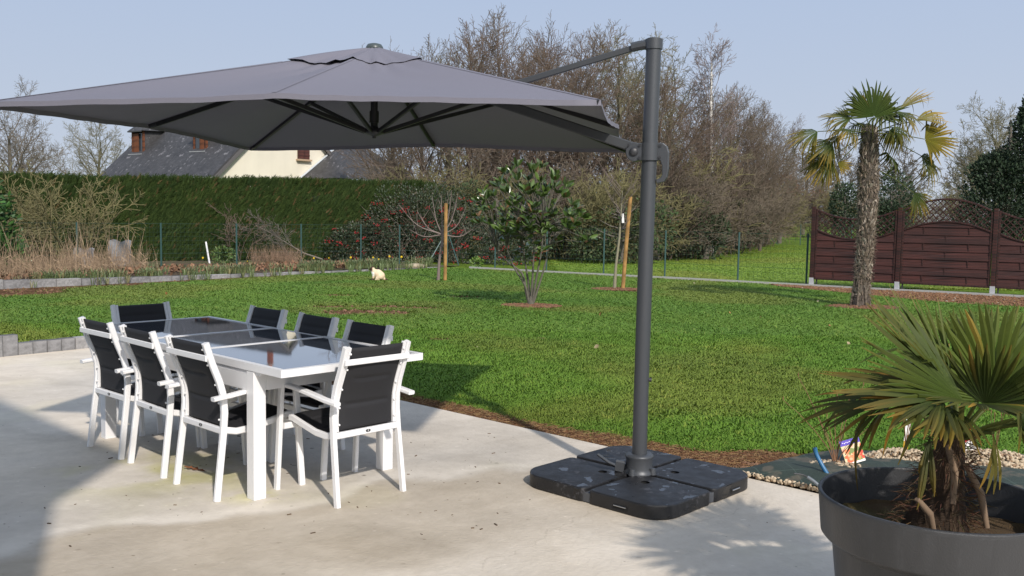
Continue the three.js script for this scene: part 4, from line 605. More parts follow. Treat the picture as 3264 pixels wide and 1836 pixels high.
function fencePanel(i, label, dip) {
  const [x0, z0] = WP[i], [x1, z1] = WP[i + 1], L = Math.hypot(x1 - x0, z1 - z0), w = L - 0.104, o = thing('lattice_fence', label, 'fence', [(x0 + x1) / 2, 0, (z0 + z1) / 2], wpTurn, 'lattice fence panels'), hw = w / 2, r = rng(70 + i);
  const arc = (x) => { const t = x / hw; return 1 - t * t; };
  const low = (x) => dip < 0 ? 1.34 - 0.22 * arc(x) : 1.34 + 0.22 * arc(x), top = (x) => dip < 0 ? 1.82 - 0.22 * arc(x) : 1.8 + 0.27 * arc(x);
  for (const s of [-1, 1]) new GB().sweep([V(s * (hw - 0.022), 0.16, 0.004), V(s * (hw - 0.022), top(hw) - 0.01, 0.004)], V(1, 0, 0), 0.044, 0.05, 0.004).build('stile', mRed[1], o);
  const xs = []; for (let k = 0; k <= 24; k++) xs.push(lerp(-hw + 0.045, hw - 0.045, k / 24));
  new GB().sweep(xs.map(x => V(x, top(x) - 0.02, 0)), V(0, 0, 1), 0.05, 0.042, 0.005).build('top_rail', mRed[2], o);
  new GB().sweep(xs.map(x => V(x, low(x), 0.004)), V(0, 0, 1), 0.056, 0.036, 0.005).build('middle_rail', mRed[1], o);
  new GB().sweep([V(-hw + 0.045, 0.178, 0), V(hw - 0.045, 0.178, 0)], V(0, 0, 1), 0.05, 0.04, 0.004).build('bottom_rail', mRed[0], o);
  const rh = 0.178;
  for (let k = 0; k < 9; k++) { // lapped boards, woven past the battens
    const yb = 0.193 + k * rh, yt = yb + rh + 0.018, sh = new THREE.Shape(), pts = []; let any = false;
    for (const x of xs) { const t = Math.min(yt, low(x) - 0.004); if (t > yb + 0.01) any = true; pts.push([x, Math.max(yb + 0.001, t)]); }
    if (!any) break; sh.moveTo(xs[0], yb); sh.lineTo(xs[24], yb); for (let j = 24; j >= 0; j--) sh.lineTo(...pts[j]);
    const g = new THREE.ExtrudeGeometry(sh, { depth: 0.009, bevelEnabled: false }); const P = g.attributes.position; for (let j = 0; j < P.count; j++) { const x = P.getX(j), y = P.getY(j); P.setZ(j, P.getZ(j) + 0.012 - 0.02 * (y - yb) / rh + (k % 2 ? 1 : -1) * 0.003 * Math.cos((x / hw) * PI * 2) + 0.001 * Math.sin(x * 5 + k)); } g.computeVertexNormals();
    mesh('board', g, mRed[Math.floor(r() * 4)], o);
  }
  for (const bx of [-0.5, 0, 0.5]) for (let k = 0; k < 7; k++) if ((k + (bx === 0 ? 1 : 0)) % 2 === 0) { const yb = 0.193 + k * rh; if (yb + rh > low(bx * hw)) continue; new GB().box(bx * hw, yb + rh * 0.55, 0.0155, 0.026, rh * 0.8, 0.01, 0.003).build('batten', mRed[0], o); }
  for (const s of [-1, 1]) for (let c = -hw - 1.2; c < hw + 1.2; c += 0.135) { // crossed lattice slats
    let a = null, b = null; for (let t = 0; t <= 160; t++) { const y = 1.0 + t / 160 * 1.15, x = c + s * (y - 1.5); if (Math.abs(x) < hw - 0.04 && y > low(x) + 0.005 && y < top(x) - 0.03) { if (!a) a = V(x, y, 0); b = V(x, y, 0); } }
    if (!a || a.distanceTo(b) < 0.04) continue; const z = s * 0.006; a.z = b.z = z; new GB().sweep([a, b], V(0, 0, 1), 0.011, 0.02, 0.002).build('lattice_slat', mRed[Math.floor(r() * 4)], o);
  }
}
fencePanel(0, 'red-brown lattice panel with a dipped top behind the palm trunk', -1);
fencePanel(1, 'red-brown lattice panel with an arched top', 1);
fencePanel(2, 'red-brown lattice panel with a dipped top cut by the right edge', -1);
// ---------- garden plants, stakes and the cat ----------
const mBark = std({ color: C(0.17, 0.14, 0.11), roughness: 1, bumpMap: rep(tBark, 2, 1), bumpScale: 0.01 });
function leafGeo(l, w, fold = 0.3, curl = 0.15) { // stalk at origin, along +y
  const g = new GB(), st = [[0, 0.04], [0.3, 0.85], [0.6, 1], [0.85, 0.6], [1, 0.02]].map(([t, k]) => [t * l, k * w / 2, -curl * l * t * t]); const R = st.map(([y, x, z]) => [g.v(V(-x, y, z + fold * x), V(0, 0, 1)), g.v(V(0, y, z), V(0, 0, 1)), g.v(V(x, y, z + fold * x), V(0, 0, 1))]);
  for (let k = 1; k < R.length; k++) for (const j of [0, 1]) { g.tri(R[k - 1][j], R[k - 1][j + 1], R[k][j + 1]); g.tri(R[k - 1][j], R[k][j + 1], R[k][j]); }
  const q = g.geo(); q.computeVertexNormals(); return q;
}
{ // evergreen magnolia
  const X = 0.33, Z = -16.12, o = thing('magnolia', 'broad evergreen shrub with large glossy leaves and several pale stems', 'shrub', [X, 0, Z]), r = rng(31);
  const mStem = std({ color: C(0.13, 0.12, 0.095), roughness: 0.9, bumpMap: rep(tBark, 2, 3), bumpScale: 0.006 });
  const stems = [[-0.1, 0.33, -0.42, 0.95, 0.08], [0.02, 0.5, 0.04, 1.2, 0.1], [0.12, 0.3, 0.3, 1.05, -0.05], [-0.05, 0.4, -0.16, 1.15, -0.15], [0.08, 0.45, 0.2, 1.3, 0.2], [-0.16, 0.55, -0.6, 0.95, 0.05]];
  const tips = [];
  for (const [mx, my, ex, ey, ez] of stems) { const g = new GB(), p = [V(0, -0.05, 0), V(mx * 0.5, my * 0.35, ez * 0.2), V(mx, my, ez * 0.5), V(lerp(mx, ex, 0.6), lerp(my, ey, 0.5), ez * 0.8), V(ex, ey, ez)]; g.tube(new THREE.CatmullRomCurve3(p).getPoints(10), Array.from({ length: 11 }, (_, i) => lerp(0.027, 0.01, i / 10)), 8); g.build('stem', mStem, o); tips.push(V(ex, ey, ez)); }
  new GB().tube([V(0, -0.06, 0), V(0, 0.08, 0), V(0.01, 0.16, 0)], [0.07, 0.055, 0.04], 10).build('base', mStem, o);
  const br = new GB(), L = [], ends = [];
  for (let i = 0; i < 185; i++) { // twig ends in an uneven, gappy crown
    let p; for (;;) { p = V(r() * 2 - 1, r() * 2 - 1, r() * 2 - 1); const l = p.length(); if (l < 1 && l > 0.35) break; }
    const lump = 0.62 + 0.75 * fbm(p.x * 2.6 + 9, p.y * 2.6 + p.z + 4, 2); const q = V(p.x * 0.98 * lump * (1 - 0.12 * p.y * p.y), 1.56 + p.y * 0.8 * lump, p.z * 0.9 * lump); if (q.y < 0.75 || (q.y < 1.1 && r() < 0.5)) continue; ends.push(q);
    const from = tips.reduce((a, b) => a.distanceTo(q) < b.distanceTo(q) ? a : b); br.tube([from.clone(), from.clone().lerp(q, 0.5).add(V(0, 0.07, 0)), q], [0.012, 0.008, 0.005], 5, false);
  }
  br.build('branches', mStem, o);
  const mL = [phy({ color: C(0.05, 0.09, 0.022), roughness: 0.28, side: THREE.DoubleSide, clearcoat: 0.4, clearcoatRoughness: 0.25 }), phy({ color: C(0.095, 0.15, 0.035), roughness: 0.3, side: THREE.DoubleSide, clearcoat: 0.4, clearcoatRoughness: 0.25 }), phy({ color: C(0.05, 0.08, 0.024), roughness: 0.3, side: THREE.DoubleSide }), std({ color: C(0.15, 0.082, 0.035), roughness: 0.7, side: THREE.DoubleSide })];
  const G = [leafGeo(0.15, 0.055), leafGeo(0.13, 0.048, 0.4, 0.25)];
  for (const e of ends) { const n = 6 + Math.floor(r() * 4), out = V(e.x, (e.y - 1.5) * 0.7, e.z).normalize(); for (let i = 0; i < n; i++) { const a = i / n * TAU + r(), d = V(Math.cos(a), 0.25 + r() * 0.75, Math.sin(a)).addScaledVector(out, 0.8).normalize(); L.push({ m: M4(e.clone().addScaledVector(d, 0.012), qd(d, r() * TAU), 0.75 + 0.5 * r()), z: e.z + e.y * 0.1, k: r() < 0.09 ? 3 : Math.floor(r() * 3), g: r() < 0.5 ? 0 : 1 }); } }
  L.sort((a, b) => b.z - a.z); const rest = [[], [], [], []];
  L.forEach((l, i) => { if (i < 300) { const m = mesh('leaf', G[l.g], mL[l.k], o); l.m.decompose(m.position, m.quaternion, m.scale); } else rest[l.k].push(l.m); });
  rest.forEach((m, k) => m.length && inst('leaves', G[0], mL[k], m, null, o));
}
// mulch rings
{
  const r = rng(52), cg = new THREE.BoxGeometry(1, 0.3, 0.5), ring = (x, z, a, c, n, label) => { const m = [], k = []; for (let i = 0; i < n; i++) { const q = r() * TAU, d = Math.sqrt(r()), s = 0.018 + 0.03 * r(); m.push(M4(V(x + Math.cos(q) * d * a, -0.005 + 0.03 * (1 - d) * r() + 0.01 * r(), z + Math.sin(q) * d * c), qe(r() - 0.5, r() * TAU, r() - 0.5), s)); const t = r(); k.push(C(0.12 + 0.13 * t, 0.062 + 0.07 * t, 0.035 + 0.04 * t)); } tag(inst('mulch_ring', cg, std({ roughness: 1 }), m, k), label, 'mulch'); };
  ring(0.33, -16.1, 0.52, 0.34, 1500, 'ring of bark mulch round the foot of the magnolia'); ring(2.28, -20.1, 0.58, 0.36, 1500, 'ring of bark mulch round the young tree with the leaning stake'); ring(6.36, -16.9, 0.62, 0.42, 1700, 'ring of bark mulch round the foot of the palm tree');
  const fb = [], fc = []; for (let i = 0; i < 11000; i++) { const x = 6.2 + 6.6 * r(), z = curbR(x) + 0.12 + lerp(0.3, 2.9, clamp((x - 6) / 2.4)) * Math.pow(r(), 1.2); const s = 0.015 + 0.035 * r(); fb.push(M4(V(x, -0.005 + 0.015 * r(), z), qe(r() - 0.5, r() * TAU, r() - 0.5), s)); const t = r(); fc.push(t > 0.985 ? C(0.45, 0.4, 0.33) : C(0.14 + 0.14 * t, 0.075 + 0.075 * t, 0.04 + 0.04 * t)); }
  tag(inst('bark_strip', cg, std({ roughness: 1 }), fb, fc), 'strip of brown bark chips along the foot of the wooden fence', 'mulch');
}
// two young trees and their stakes
{
  const mYoung = std({ color: C(0.2, 0.155, 0.14), roughness: 0.9 }), mTan = std({ color: C(0.46, 0.27, 0.1), roughness: 0.75, map: rep(tex(256, (u, v) => { const q = 0.86 + 0.35 * (fbm(u * 4, v * 8, 4, 4) - 0.5); return [q, q * 0.97, q * 0.9]; }), 1) });
  const o = thing('young_tree', 'young bare fruit tree with spreading reddish branches', 'tree', [-1.73, 0, -22.13]), r = rng(14);
  new GB().tube([V(-0.02, -0.05, 0), V(0, 0.4, 0), V(0.06, 0.85, 0), V(0.08, 1.12, 0)], [0.042, 0.034, 0.03, 0.03], 9).build('trunk', mYoung, o);
  const bs = [[-0.98, 1.75], [-0.55, 1.62], [-0.72, 1.16], [-0.2, 1.95], [0.02, 2.0], [0.28, 2.1], [0.42, 2.05], [0.62, 1.72], [0.78, 1.2], [0.2, 1.9]];
  bs.forEach(([x, y], i) => { const g = new GB(), z = (r() - 0.5) * 0.7, s = V(0.07, 1.06, 0), e = V(x, y, z), m = s.clone().lerp(e, 0.45).add(V(x * 0.12, -0.1, 0)); const c = new THREE.CatmullRomCurve3([s, m, e]).getPoints(8); g.tube(c, c.map((_, k) => lerp(0.019, 0.005, k / 8)), 5, false); for (let k = 0; k < 3; k++) { const p = c[4 + k], d = V(r() - 0.5, 0.7, r() - 0.5).normalize(); g.tube([p, p.clone().addScaledVector(d, 0.2 + 0.2 * r())], [0.006, 0.003], 4, false); } g.build('branch', mYoung, o); });
  const stake = (label, x, z, tx, h, R) => { const s = thing('tree_stake', label, 'stake', [x, 0, z], 0, 'round timber stakes beside the young trees'); new GB().tube([V(0, -0.2, 0), V(tx * 0.5, h * 0.5, 0), V(tx, h - 0.02, 0), V(tx, h, 0)], [R, R, R, R * 0.8], 18).build('shaft', mTan, s); return s; };
  const tie = (p, a, b) => { const g = new GB(); const q = []; for (let i = 0; i <= 20; i++) { const t = i / 20 * TAU; q.push(a.clone().lerp(b, 0.5 + 0.5 * Math.cos(t)).add(V(Math.cos(t) * 0.05, 0, Math.sin(t) * 0.052))); } g.tube(q, 0.012, 5, false); g.build('tie', mPlastic, p); };
  const s1 = stake('upright tan timber stake beside the spreading fruit tree', -1.57, -21.9, 0.0, 1.8, 0.04); tie(s1, V(0, 0.78, 0), V(-0.12, 0.78, -0.2));
  const o2 = thing('young_tree', 'slender young bare tree tied to the leaning timber stake', 'tree', [2.2, 0, -20.09]);
  new GB().tube([V(0, -0.05, 0), V(0.02, 0.5, 0), V(0.08, 1.1, 0), V(0.1, 1.6, 0), V(0.12, 2.1, 0)], [0.04, 0.03, 0.025, 0.016, 0.008], 8).build('trunk', std({ color: C(0.24, 0.22, 0.15), roughness: 0.9 }), o2);
  for (let i = 0; i < 14; i++) { const g = new GB(), y = 1.25 + 0.07 * i, s = V(0.09, y, 0), a = r() * TAU, l = 0.5 + 0.5 * r(), d = V(Math.cos(a) * 0.6, 0.75, Math.sin(a) * 0.6); const p = [s, s.clone().addScaledVector(d, l * 0.5).add(V(0, -0.03, 0)), s.clone().addScaledVector(d, l)]; g.tube(p, [0.007, 0.005, 0.002], 4, false); for (let k = 0; k < 3; k++) g.tube([p[1], p[1].clone().add(V((r() - 0.5) * 0.3, 0.15 * r() + 0.1, (r() - 0.5) * 0.3))], [0.004, 0.002], 3, false); g.build('branch', mYoung, o2); }
  const s2 = stake('tan timber stake leaning to the right behind the parasol pole', 2.37, -20.08, 0.12, 1.98, 0.042); tie(s2, V(0.07, 1.3, 0), V(-0.1, 1.3, 0));
  const tg = new GB(); tg.box(0, 0, 0, 0.055, 0.2, 0.004, 0.001); const tm = tag(tg.build('tree_tag', std({ color: C(0.75, 0.74, 0.74), roughness: 0.5 })), 'white paper tag hanging from the slender young tree', 'tag'); tm.position.set(2.335, 1.52, -20.02); tm.rotation.set(0, 0.3, 0.1);
}
{ // tall fan palm on the lawn
  const o = thing('palm_tree', 'shaggy fan palm tree with wind-torn yellowing leaves on the lawn', 'palm', [6.34, 0, -17.0]), r = rng(77), tr = new GB(); tr.col = C(0.2, 0.165, 0.135);
  const ax = (h) => V(0.03 * Math.sin(h * 1.2) + 0.015 * h, h, 0), rad = (h) => h < 0.35 ? lerp(0.165, 0.115, h / 0.35) : h < 1.3 ? lerp(0.115, 0.125, (h - 0.35) / 0.95) : h < 2.4 ? lerp(0.125, 0.165, (h - 1.3) / 1.1) : lerp(0.165, 0.1, (h - 2.4) / 0.9);
  const hs = []; for (let i = 0; i <= 50; i++) hs.push(i / 50 * 3.3 - 0.05); tr.tube(hs.map(ax), hs.map(h => rad(Math.max(0, h)) * (0.93 + 0.1 * r())), 28); tr.build('trunk', std({ vertexColors: true, roughness: 1, bumpMap: rep(tBark, 3, 2), bumpScale: 0.05 }), o);
  const sc = new GB(); // leaf-base stubs and hanging fibre
  for (let i = 0; i < 900; i++) { const h = 0.2 + 3.0 * r(), q = i * 2.399 + r() * 0.5, R = rad(h) * 0.97, out = V(Math.cos(q), 0, Math.sin(q)), p = ax(h).addScaledVector(out, R), t = V(-out.z, 0, out.x), w = 0.012 + 0.02 * r(), l = 0.03 + 0.06 * r(), k = 0.75 + 0.7 * r(); sc.col = r() < 0.3 ? C(0.33 * k, 0.28 * k, 0.23 * k) : C(0.2 * k, 0.155 * k, 0.12 * k);
    const up = r() < 0.75 ? 1 : -1, e = p.clone().addScaledVector(out, 0.025 + 0.03 * r()).add(V(0, up * l, 0)); const a = p.clone().addScaledVector(t, -w).add(V(0, -0.03, 0)), b = p.clone().addScaledVector(t, w).add(V(0, -0.03, 0)), c = e.clone().addScaledVector(t, w * 0.55), d = e.clone().addScaledVector(t, -w * 0.55), m = p.clone().addScaledVector(out, 0.03); sc.face(a, b, c, d); sc.face(b, m, c, null); sc.face(m, a, d, null); }
  for (let i = 0; i < 3200; i++) { const h = 0.1 + 3.15 * r(), q = r() * TAU, out = V(Math.cos(q), 0, Math.sin(q)), p = ax(h).addScaledVector(out, rad(h)), k = 0.7 + 0.8 * r(); sc.col = C(0.22 * k, 0.175 * k, 0.135 * k); sc.tube([p, p.clone().addScaledVector(out, 0.03 + 0.03 * r()).add(V((r() - 0.5) * 0.1, (r() - 0.6) * 0.12, (r() - 0.5) * 0.1))], [0.004, 0.0015], 3, false); }
  sc.build('bark_fibre', std({ vertexColors: true, roughness: 1, side: THREE.DoubleSide }), o);
  const rt = new GB(); for (let i = 0; i < 7; i++) { const q = i / 7 * TAU + 0.4; rt.tube([V(Math.cos(q) * 0.1, 0.62 + 0.1 * r(), Math.sin(q) * 0.1), V(Math.cos(q) * 0.13, 0.35, Math.sin(q) * 0.13), V(Math.cos(q) * 0.18, -0.04, Math.sin(q) * 0.18)], [0.014, 0.022, 0.02], 6); } rt.build('old_stubs', std({ color: C(0.2, 0.16, 0.125), roughness: 1, bumpMap: rep(tBark, 2, 3), bumpScale: 0.02 }), o);
  const mat = leafMat({ transmission: 0.22 }), top = V(0.06, 3.12, 0);
  const F = [ // hub x,y,z; tip x,y,z; normal; radius; yellow; droop; spread  (relative to the foot)
    [0.05, 3.4, 0.12, 0.1, 4.1, 0.02, 0, 0.1, 1, 0.7, 0.05, 0.04, 3.6], [-0.05, 3.42, 0.0, -0.42, 3.98, 0.0, 0.3, 0.3, 0.8, 0.6, 0.06, 0.06, 2.2], [0.2, 3.4, -0.05, 0.6, 3.9, -0.1, -0.3, 0.4, 0.8, 0.6, 0.08, 0.1, 2.4],
    [-0.35, 3.36, 0.1, -1.2, 3.52, 0.15, 0.15, 0.85, 0.5, 0.62, 0.3, 0.22, 2.2], [-0.95, 3.12, 0.15, -1.66, 3.02, 0.2, 0.1, 0.85, 0.5, 0.66, 0.5, 0.3, 2.3], [-0.72, 2.92, 0.25, -1.35, 2.66, 0.35, 0.1, 0.8, 0.6, 0.62, 0.45, 0.3, 2.4], [-0.7, 2.66, 0.15, -1.35, 2.26, 0.2, 0, 0.7, 0.7, 0.66, 0.4, 0.22, 2.6], [-0.45, 3.15, 0.3, -0.75, 3.1, 0.75, 0, 0.85, 0.5, 0.5, 0.55, 0.35, 2.4], [-0.35, 3.3, 0.05, -0.6, 3.78, 0.05, 0.2, 0.4, 0.9, 0.42, 0.2, 0.2, 1.2],
    [-0.6, 2.56, 0.25, -0.18, 2.4, 0.35, 0, 0.5, 0.9, 0.3, 1.0, 0.15, 2.0],
    [0.55, 3.55, 0.0, 1.2, 4.04, 0.0, -0.4, 0.7, 0.6, 0.72, 0.8, 0.1, 0.9], [0.8, 3.34, 0.1, 1.5, 3.6, 0.1, -0.2, 0.8, 0.6, 0.72, 0.85, 0.16, 1.2], [0.42, 3.46, 0.2, 1.0, 3.42, 0.3, 0, 0.85, 0.5, 0.58, 0.45, 0.4, 2.4], [0.98, 3.02, 0.1, 1.66, 3.04, 0.12, 0, 0.35, 1, 0.68, 0.7, 0.12, 2.8], [1.02, 2.74, -0.1, 1.72, 2.34, -0.1, 0, 0.7, 0.7, 0.7, 0.42, 0.3, 2.3], [0.5, 2.76, -0.3, 0.95, 2.5, -0.5, 0, 0.8, 0.6, 0.6, 0.12, 0.3, 2.6], [0.84, 2.06, 0.1, 1.24, 1.48, 0.12, 0.2, 0.4, 0.9, 0.6, 0.5, 0.15, 2.0],
    [0.3, 3.2, 0.35, 0.6, 2.9, 0.75, 0, 0.7, 0.7, 0.5, 0.3, 0.4, 2.5], [0.08, 3.35, 0.35, 0.08, 3.45, 0.9, 0, 0.7, 0.7, 0.52, 0.1, 0.3, 2.8], [0.1, 3.3, -0.4, 0.1, 3.5, -0.9, 0, 0.8, -0.6, 0.5, 0.2, 0.3, 2.8], [-0.4, 3.1, -0.35, -0.9, 3.0, -0.7, 0, 0.9, 0.2, 0.5, 0.3, 0.4, 2.6], [0.55, 3.2, -0.4, 1.0, 3.1, -0.8, 0, 0.9, 0.2, 0.5, 0.4, 0.4, 2.6]];
  F.forEach(([a, b, c, d, e, f, nx, ny, nz, R, ye, dr, sp], i) => frond(o, i === 16 ? V(0.15, 2.5, 0) : top, V(a, b, c), V(d, e, f), V(nx, ny, nz), R, Math.round(10 + 7 * sp), sp, { seed: 200 + i, yellow: ye, droop: dr, kink: 0.55, base: ye > 0.65 ? [0.15, 0.135, 0.018] : [0.042, 0.068, 0.013], tipc: [0.36, 0.23, 0.045] }, mat, 0.009));
}
{ // the cat
  const cap = (p, a, b, ra, rb) => { const ba = b.clone().sub(a), pa = p.clone().sub(a), h = clamp(pa.dot(ba) / ba.dot(ba)); return pa.addScaledVector(ba, -h).length() - lerp(ra, rb, h); };
  const smin = (a, b, k) => { const h = clamp(0.5 + 0.5 * (b - a) / k); return lerp(b, a, h) - k * h * (1 - h); };
  const B = [ // faces -x
    [V(0.075, 0.105, 0), V(0.02, 0.15, 0), 0.102, 0.092, 0.05], [V(0.02, 0.15, 0), V(-0.06, 0.185, 0), 0.09, 0.066, 0.05], [V(-0.06, 0.185, 0), V(-0.1, 0.235, -0.008), 0.062, 0.046, 0.035], [V(-0.105, 0.262, -0.012), V(-0.125, 0.256, -0.03), 0.05, 0.042, 0.02], [V(-0.15, 0.247, -0.045), V(-0.163, 0.245, -0.052), 0.022, 0.018, 0.015],
    [V(-0.075, 0.15, 0.035), V(-0.088, 0.03, 0.035), 0.036, 0.02, 0.025], [V(-0.075, 0.15, -0.035), V(-0.092, 0.03, -0.035), 0.036, 0.02, 0.025], [V(-0.088, 0.016, 0.035), V(-0.115, 0.014, 0.035), 0.018, 0.017, 0.012], [V(-0.092, 0.016, -0.035), V(-0.119, 0.014, -0.035), 0.018, 0.017, 0.012],
    [V(0.06, 0.085, 0.07), V(0.0, 0.05, 0.078), 0.06, 0.036, 0.035], [V(0.06, 0.085, -0.07), V(0.0, 0.05, -0.078), 0.06, 0.036, 0.035], [V(0.03, 0.018, 0.085), V(-0.035, 0.016, 0.085), 0.02, 0.018, 0.02], [V(0.03, 0.018, -0.085), V(-0.035, 0.016, -0.085), 0.02, 0.018, 0.02],
    [V(0.15, 0.04, 0.0), V(0.2, 0.026, 0.03), 0.032, 0.02, 0.03], [V(0.2, 0.026, 0.03), V(0.225, 0.024, 0.06), 0.02, 0.014, 0.02],
    [V(-0.092, 0.3, 0.012), V(-0.09, 0.328, 0.02), 0.017, 0.003, 0.012], [V(-0.11, 0.3, -0.042), V(-0.112, 0.326, -0.052), 0.017, 0.003, 0.012]];
  const f = (p) => { let d = 9; for (const [a, b, ra, rb, k] of B) d = smin(d, cap(p, a, b, ra, rb), k); return d; };
  const R = 64, S = 0.26, mc = new MarchingCubes(R, new THREE.MeshStandardMaterial(), false, false, 200000); mc.isolation = 0;
  for (let z = 0; z < R; z++) for (let y = 0; y < R; y++) for (let x = 0; x < R; x++) mc.field[x + y * R + z * R * R] = -f(V(((x - R / 2) / (R / 2)) * S, ((y - R / 2) / (R / 2)) * S + 0.16, ((z - R / 2) / (R / 2)) * S)) * 20;
  mc.update(); const n = mc.count, P = [], N = [], K = [];
  for (let i = 0; i < n; i++) { const x = mc.positionArray[i * 3] * S, y = mc.positionArray[i * 3 + 1] * S + 0.16, z = mc.positionArray[i * 3 + 2] * S; P.push(x, y, z); N.push(mc.normalArray[i * 3], mc.normalArray[i * 3 + 1], mc.normalArray[i * 3 + 2]);
    const nz = fbm(x * 60 + 20, y * 60 + z * 40, 3); let c = [0.62 + nz * 0.16, 0.47 + nz * 0.16, 0.3 + nz * 0.15]; const dk = [0.05, 0.022, 0.014]; let k = Math.max(sstep(-0.092, -0.115, x) * sstep(0.21, 0.228, y), sstep(0.288, 0.3, y)); k = Math.max(k, x < -0.05 ? sstep(0.075, 0.035, y) : 0, x > 0.185 ? 1 : 0, x < 0 && y < 0.022 ? 0.6 : 0); c = c.map((v, j) => lerp(v, dk[j], k)); if (x < -0.06 && y > 0.1 && y < 0.2) c = [0.8, 0.76, 0.7]; K.push(...c); }
  const g = new THREE.BufferGeometry(); g.setAttribute('position', new THREE.Float32BufferAttribute(P, 3)); g.setAttribute('normal', new THREE.Float32BufferAttribute(N, 3)); g.setAttribute('color', new THREE.Float32BufferAttribute(K, 3));
  const g2 = mergeVertices(g, 1e-5); g2.computeVertexNormals();
  const o = thing('cat', 'cream cat with dark face and tail sitting on the lawn', 'cat', [-3.12, -0.01, -21.6], 0.15); o.scale.setScalar(1.02); mesh('body', g2, std({ vertexColors: true, roughness: 0.9 }), o);
  const eg = new THREE.SphereGeometry(0.006, 8, 6); for (const s of [[-0.158, 0.262, -0.028], [-0.142, 0.264, -0.068]]) mesh('eye', eg, std({ color: C(0.12, 0.3, 0.5), roughness: 0.1 }), o).position.set(...s);
  const col = new GB(), q = []; for (let i = 0; i <= 24; i++) { const t = i / 24 * TAU; q.push(V(-0.092 + Math.cos(t) * 0.052, 0.222 + Math.cos(t) * 0.022, -0.004 + Math.sin(t) * 0.054)); } col.tube(q, 0.005, 6, false); col.build('collar', std({ color: C(0.2, 0.22, 0.3), roughness: 0.6 }), o);
}
// ---------- hedge and planting behind the fence ----------
{ // clipped conifer hedge
  const a = V(-15.5, 0, -24.6), b = V(-1.6, 0, -33.4), d = b.clone().sub(a), L = d.length(); d.normalize(); const n = V(-d.z, 0, d.x); if (n.z < 0) n.negate();
  const o = thing('conifer_hedge', 'tall clipped dark green conifer hedge behind the wire fence', 'hedge', [a.x, 0, a.z], Math.atan2(d.x, d.z)), r = rng(15), top = (s) => lerp(2.24, 2.58, s / L) + 0.14 * (fbm(s * 0.9 + 3, 2, 4) - 0.5) - 0.5 * sstep(L - 2.6, L, s);
  const inv = new THREE.Matrix4().makeRotationY(Math.atan2(d.x, d.z)).invert(), nl = n.clone().transformDirection(inv); // local face direction
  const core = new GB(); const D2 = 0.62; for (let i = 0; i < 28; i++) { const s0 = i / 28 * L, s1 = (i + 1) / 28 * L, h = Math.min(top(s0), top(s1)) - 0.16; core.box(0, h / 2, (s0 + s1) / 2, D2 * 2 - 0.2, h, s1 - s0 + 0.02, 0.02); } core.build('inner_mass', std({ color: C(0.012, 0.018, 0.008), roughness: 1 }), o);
  const sp = new GB(); // one flat spray: a slanting central twig with side tips
  const tri = (p, q, w) => { const t = V().subVectors(q, p), s = V(-t.y, t.x, 0).normalize().multiplyScalar(w); sp.face(p.clone().sub(s), p.clone().add(s), q, null); };
  tri(V(0, 0, 0), V(0, 1, 0.05), 0.07); for (let i = 0; i < 6; i++) { const t = 0.15 + i * 0.13, s = i % 2 ? 1 : -1; tri(V(0, t, 0), V(s * 0.32 * (1.1 - t), t + 0.3, 0.1 * s), 0.05); }
  const G = sp.geo(), m = [], c = [];
  const put = (p, q, s) => { m.push(M4(p, q, s)); const k = fbm(p.z * 0.8 + 5, p.y * 1.6, 3), t = r(), br = r() < 0.05; c.push(br ? C(0.1, 0.07, 0.03) : C(lerp(0.014, 0.045, t * 0.7 + k * 0.3), lerp(0.03, 0.07, t * 0.7 + k * 0.3), 0.009 + 0.006 * t)); };
  const fx = nl.x > 0 ? 1 : -1;
  for (let i = 0; i < 30000; i++) { const s = r() * L, h = top(s), y = Math.pow(r(), 0.9) * h, dd = D2 - 0.1 + 0.16 * fbm(s * 2, y * 2 + 30, 3) - 0.06 + 0.05 * r(); put(V(fx * dd, y, s), qe(-0.9 * fx * 0 + (r() - 0.5) * 0.8, fx * (PI / 2) + (r() - 0.5) * 1.4, -0.55 + (r() - 0.5) * 0.7), 0.13 + 0.13 * r()); }
  for (let i = 0; i < 9000; i++) { const s = r() * L, h = top(s), st = r() < 0.03 ? 0.12 * r() : 0; put(V((r() * 2 - 1) * D2, h - 0.16 + 0.1 * r() + st, s), qe((r() - 0.5) * 1.0, r() * TAU, (r() - 0.5) * 1.0), 0.14 + 0.12 * r()); }
  inst('foliage', G, phy({ roughness: 0.8, specularIntensity: 0.3, side: THREE.DoubleSide }), m, c, o);
}
function leafBush(o, r, n, vol, size, cols, mat, geo, name = 'foliage') { const m = [], c = []; for (let i = 0; i < n; i++) { const p = vol(); const out = V(p.nx || 0, p.ny || 0.3, p.nz || 0), d = V(r() - 0.5, r() - 0.35, r() - 0.5).multiplyScalar(1.4).add(out).normalize(); m.push(M4(V(p.x, p.y, p.z), qd(d, r() * TAU), size * (0.7 + 0.6 * r()))); const k = cols[Math.floor(r() * cols.length)], q = 0.7 + 0.6 * r(); c.push(C(k[0] * q, k[1] * q, k[2] * q)); } return inst(name, geo, mat, m, c, o); }
const ellipsoid = (r, cx, cy, cz, rx, ry, rz, lump = 0.5, seed = 0) => () => { const q = r() * TAU, u = r() * 2 - 1, s = Math.sqrt(1 - u * u), dx = Math.cos(q) * s, dz = Math.sin(q) * s, n = fbm(dx * 2 + seed + 8, u * 2 + dz * 1.7 + 8, 3), R = Math.pow(r(), 0.22) * (1 - lump * 0.5 + lump * n); return { x: cx + dx * rx * R, y: Math.max(0.02, cy + u * ry * R), z: cz + dz * rz * R, nx: dx, ny: u, nz: dz }; };
const gLeafS = leafGeo(1, 0.5, 0.25, 0.1), mLeafy = phy({ roughness: 0.5, side: THREE.DoubleSide, transmission: 0.1, thickness: 0 });
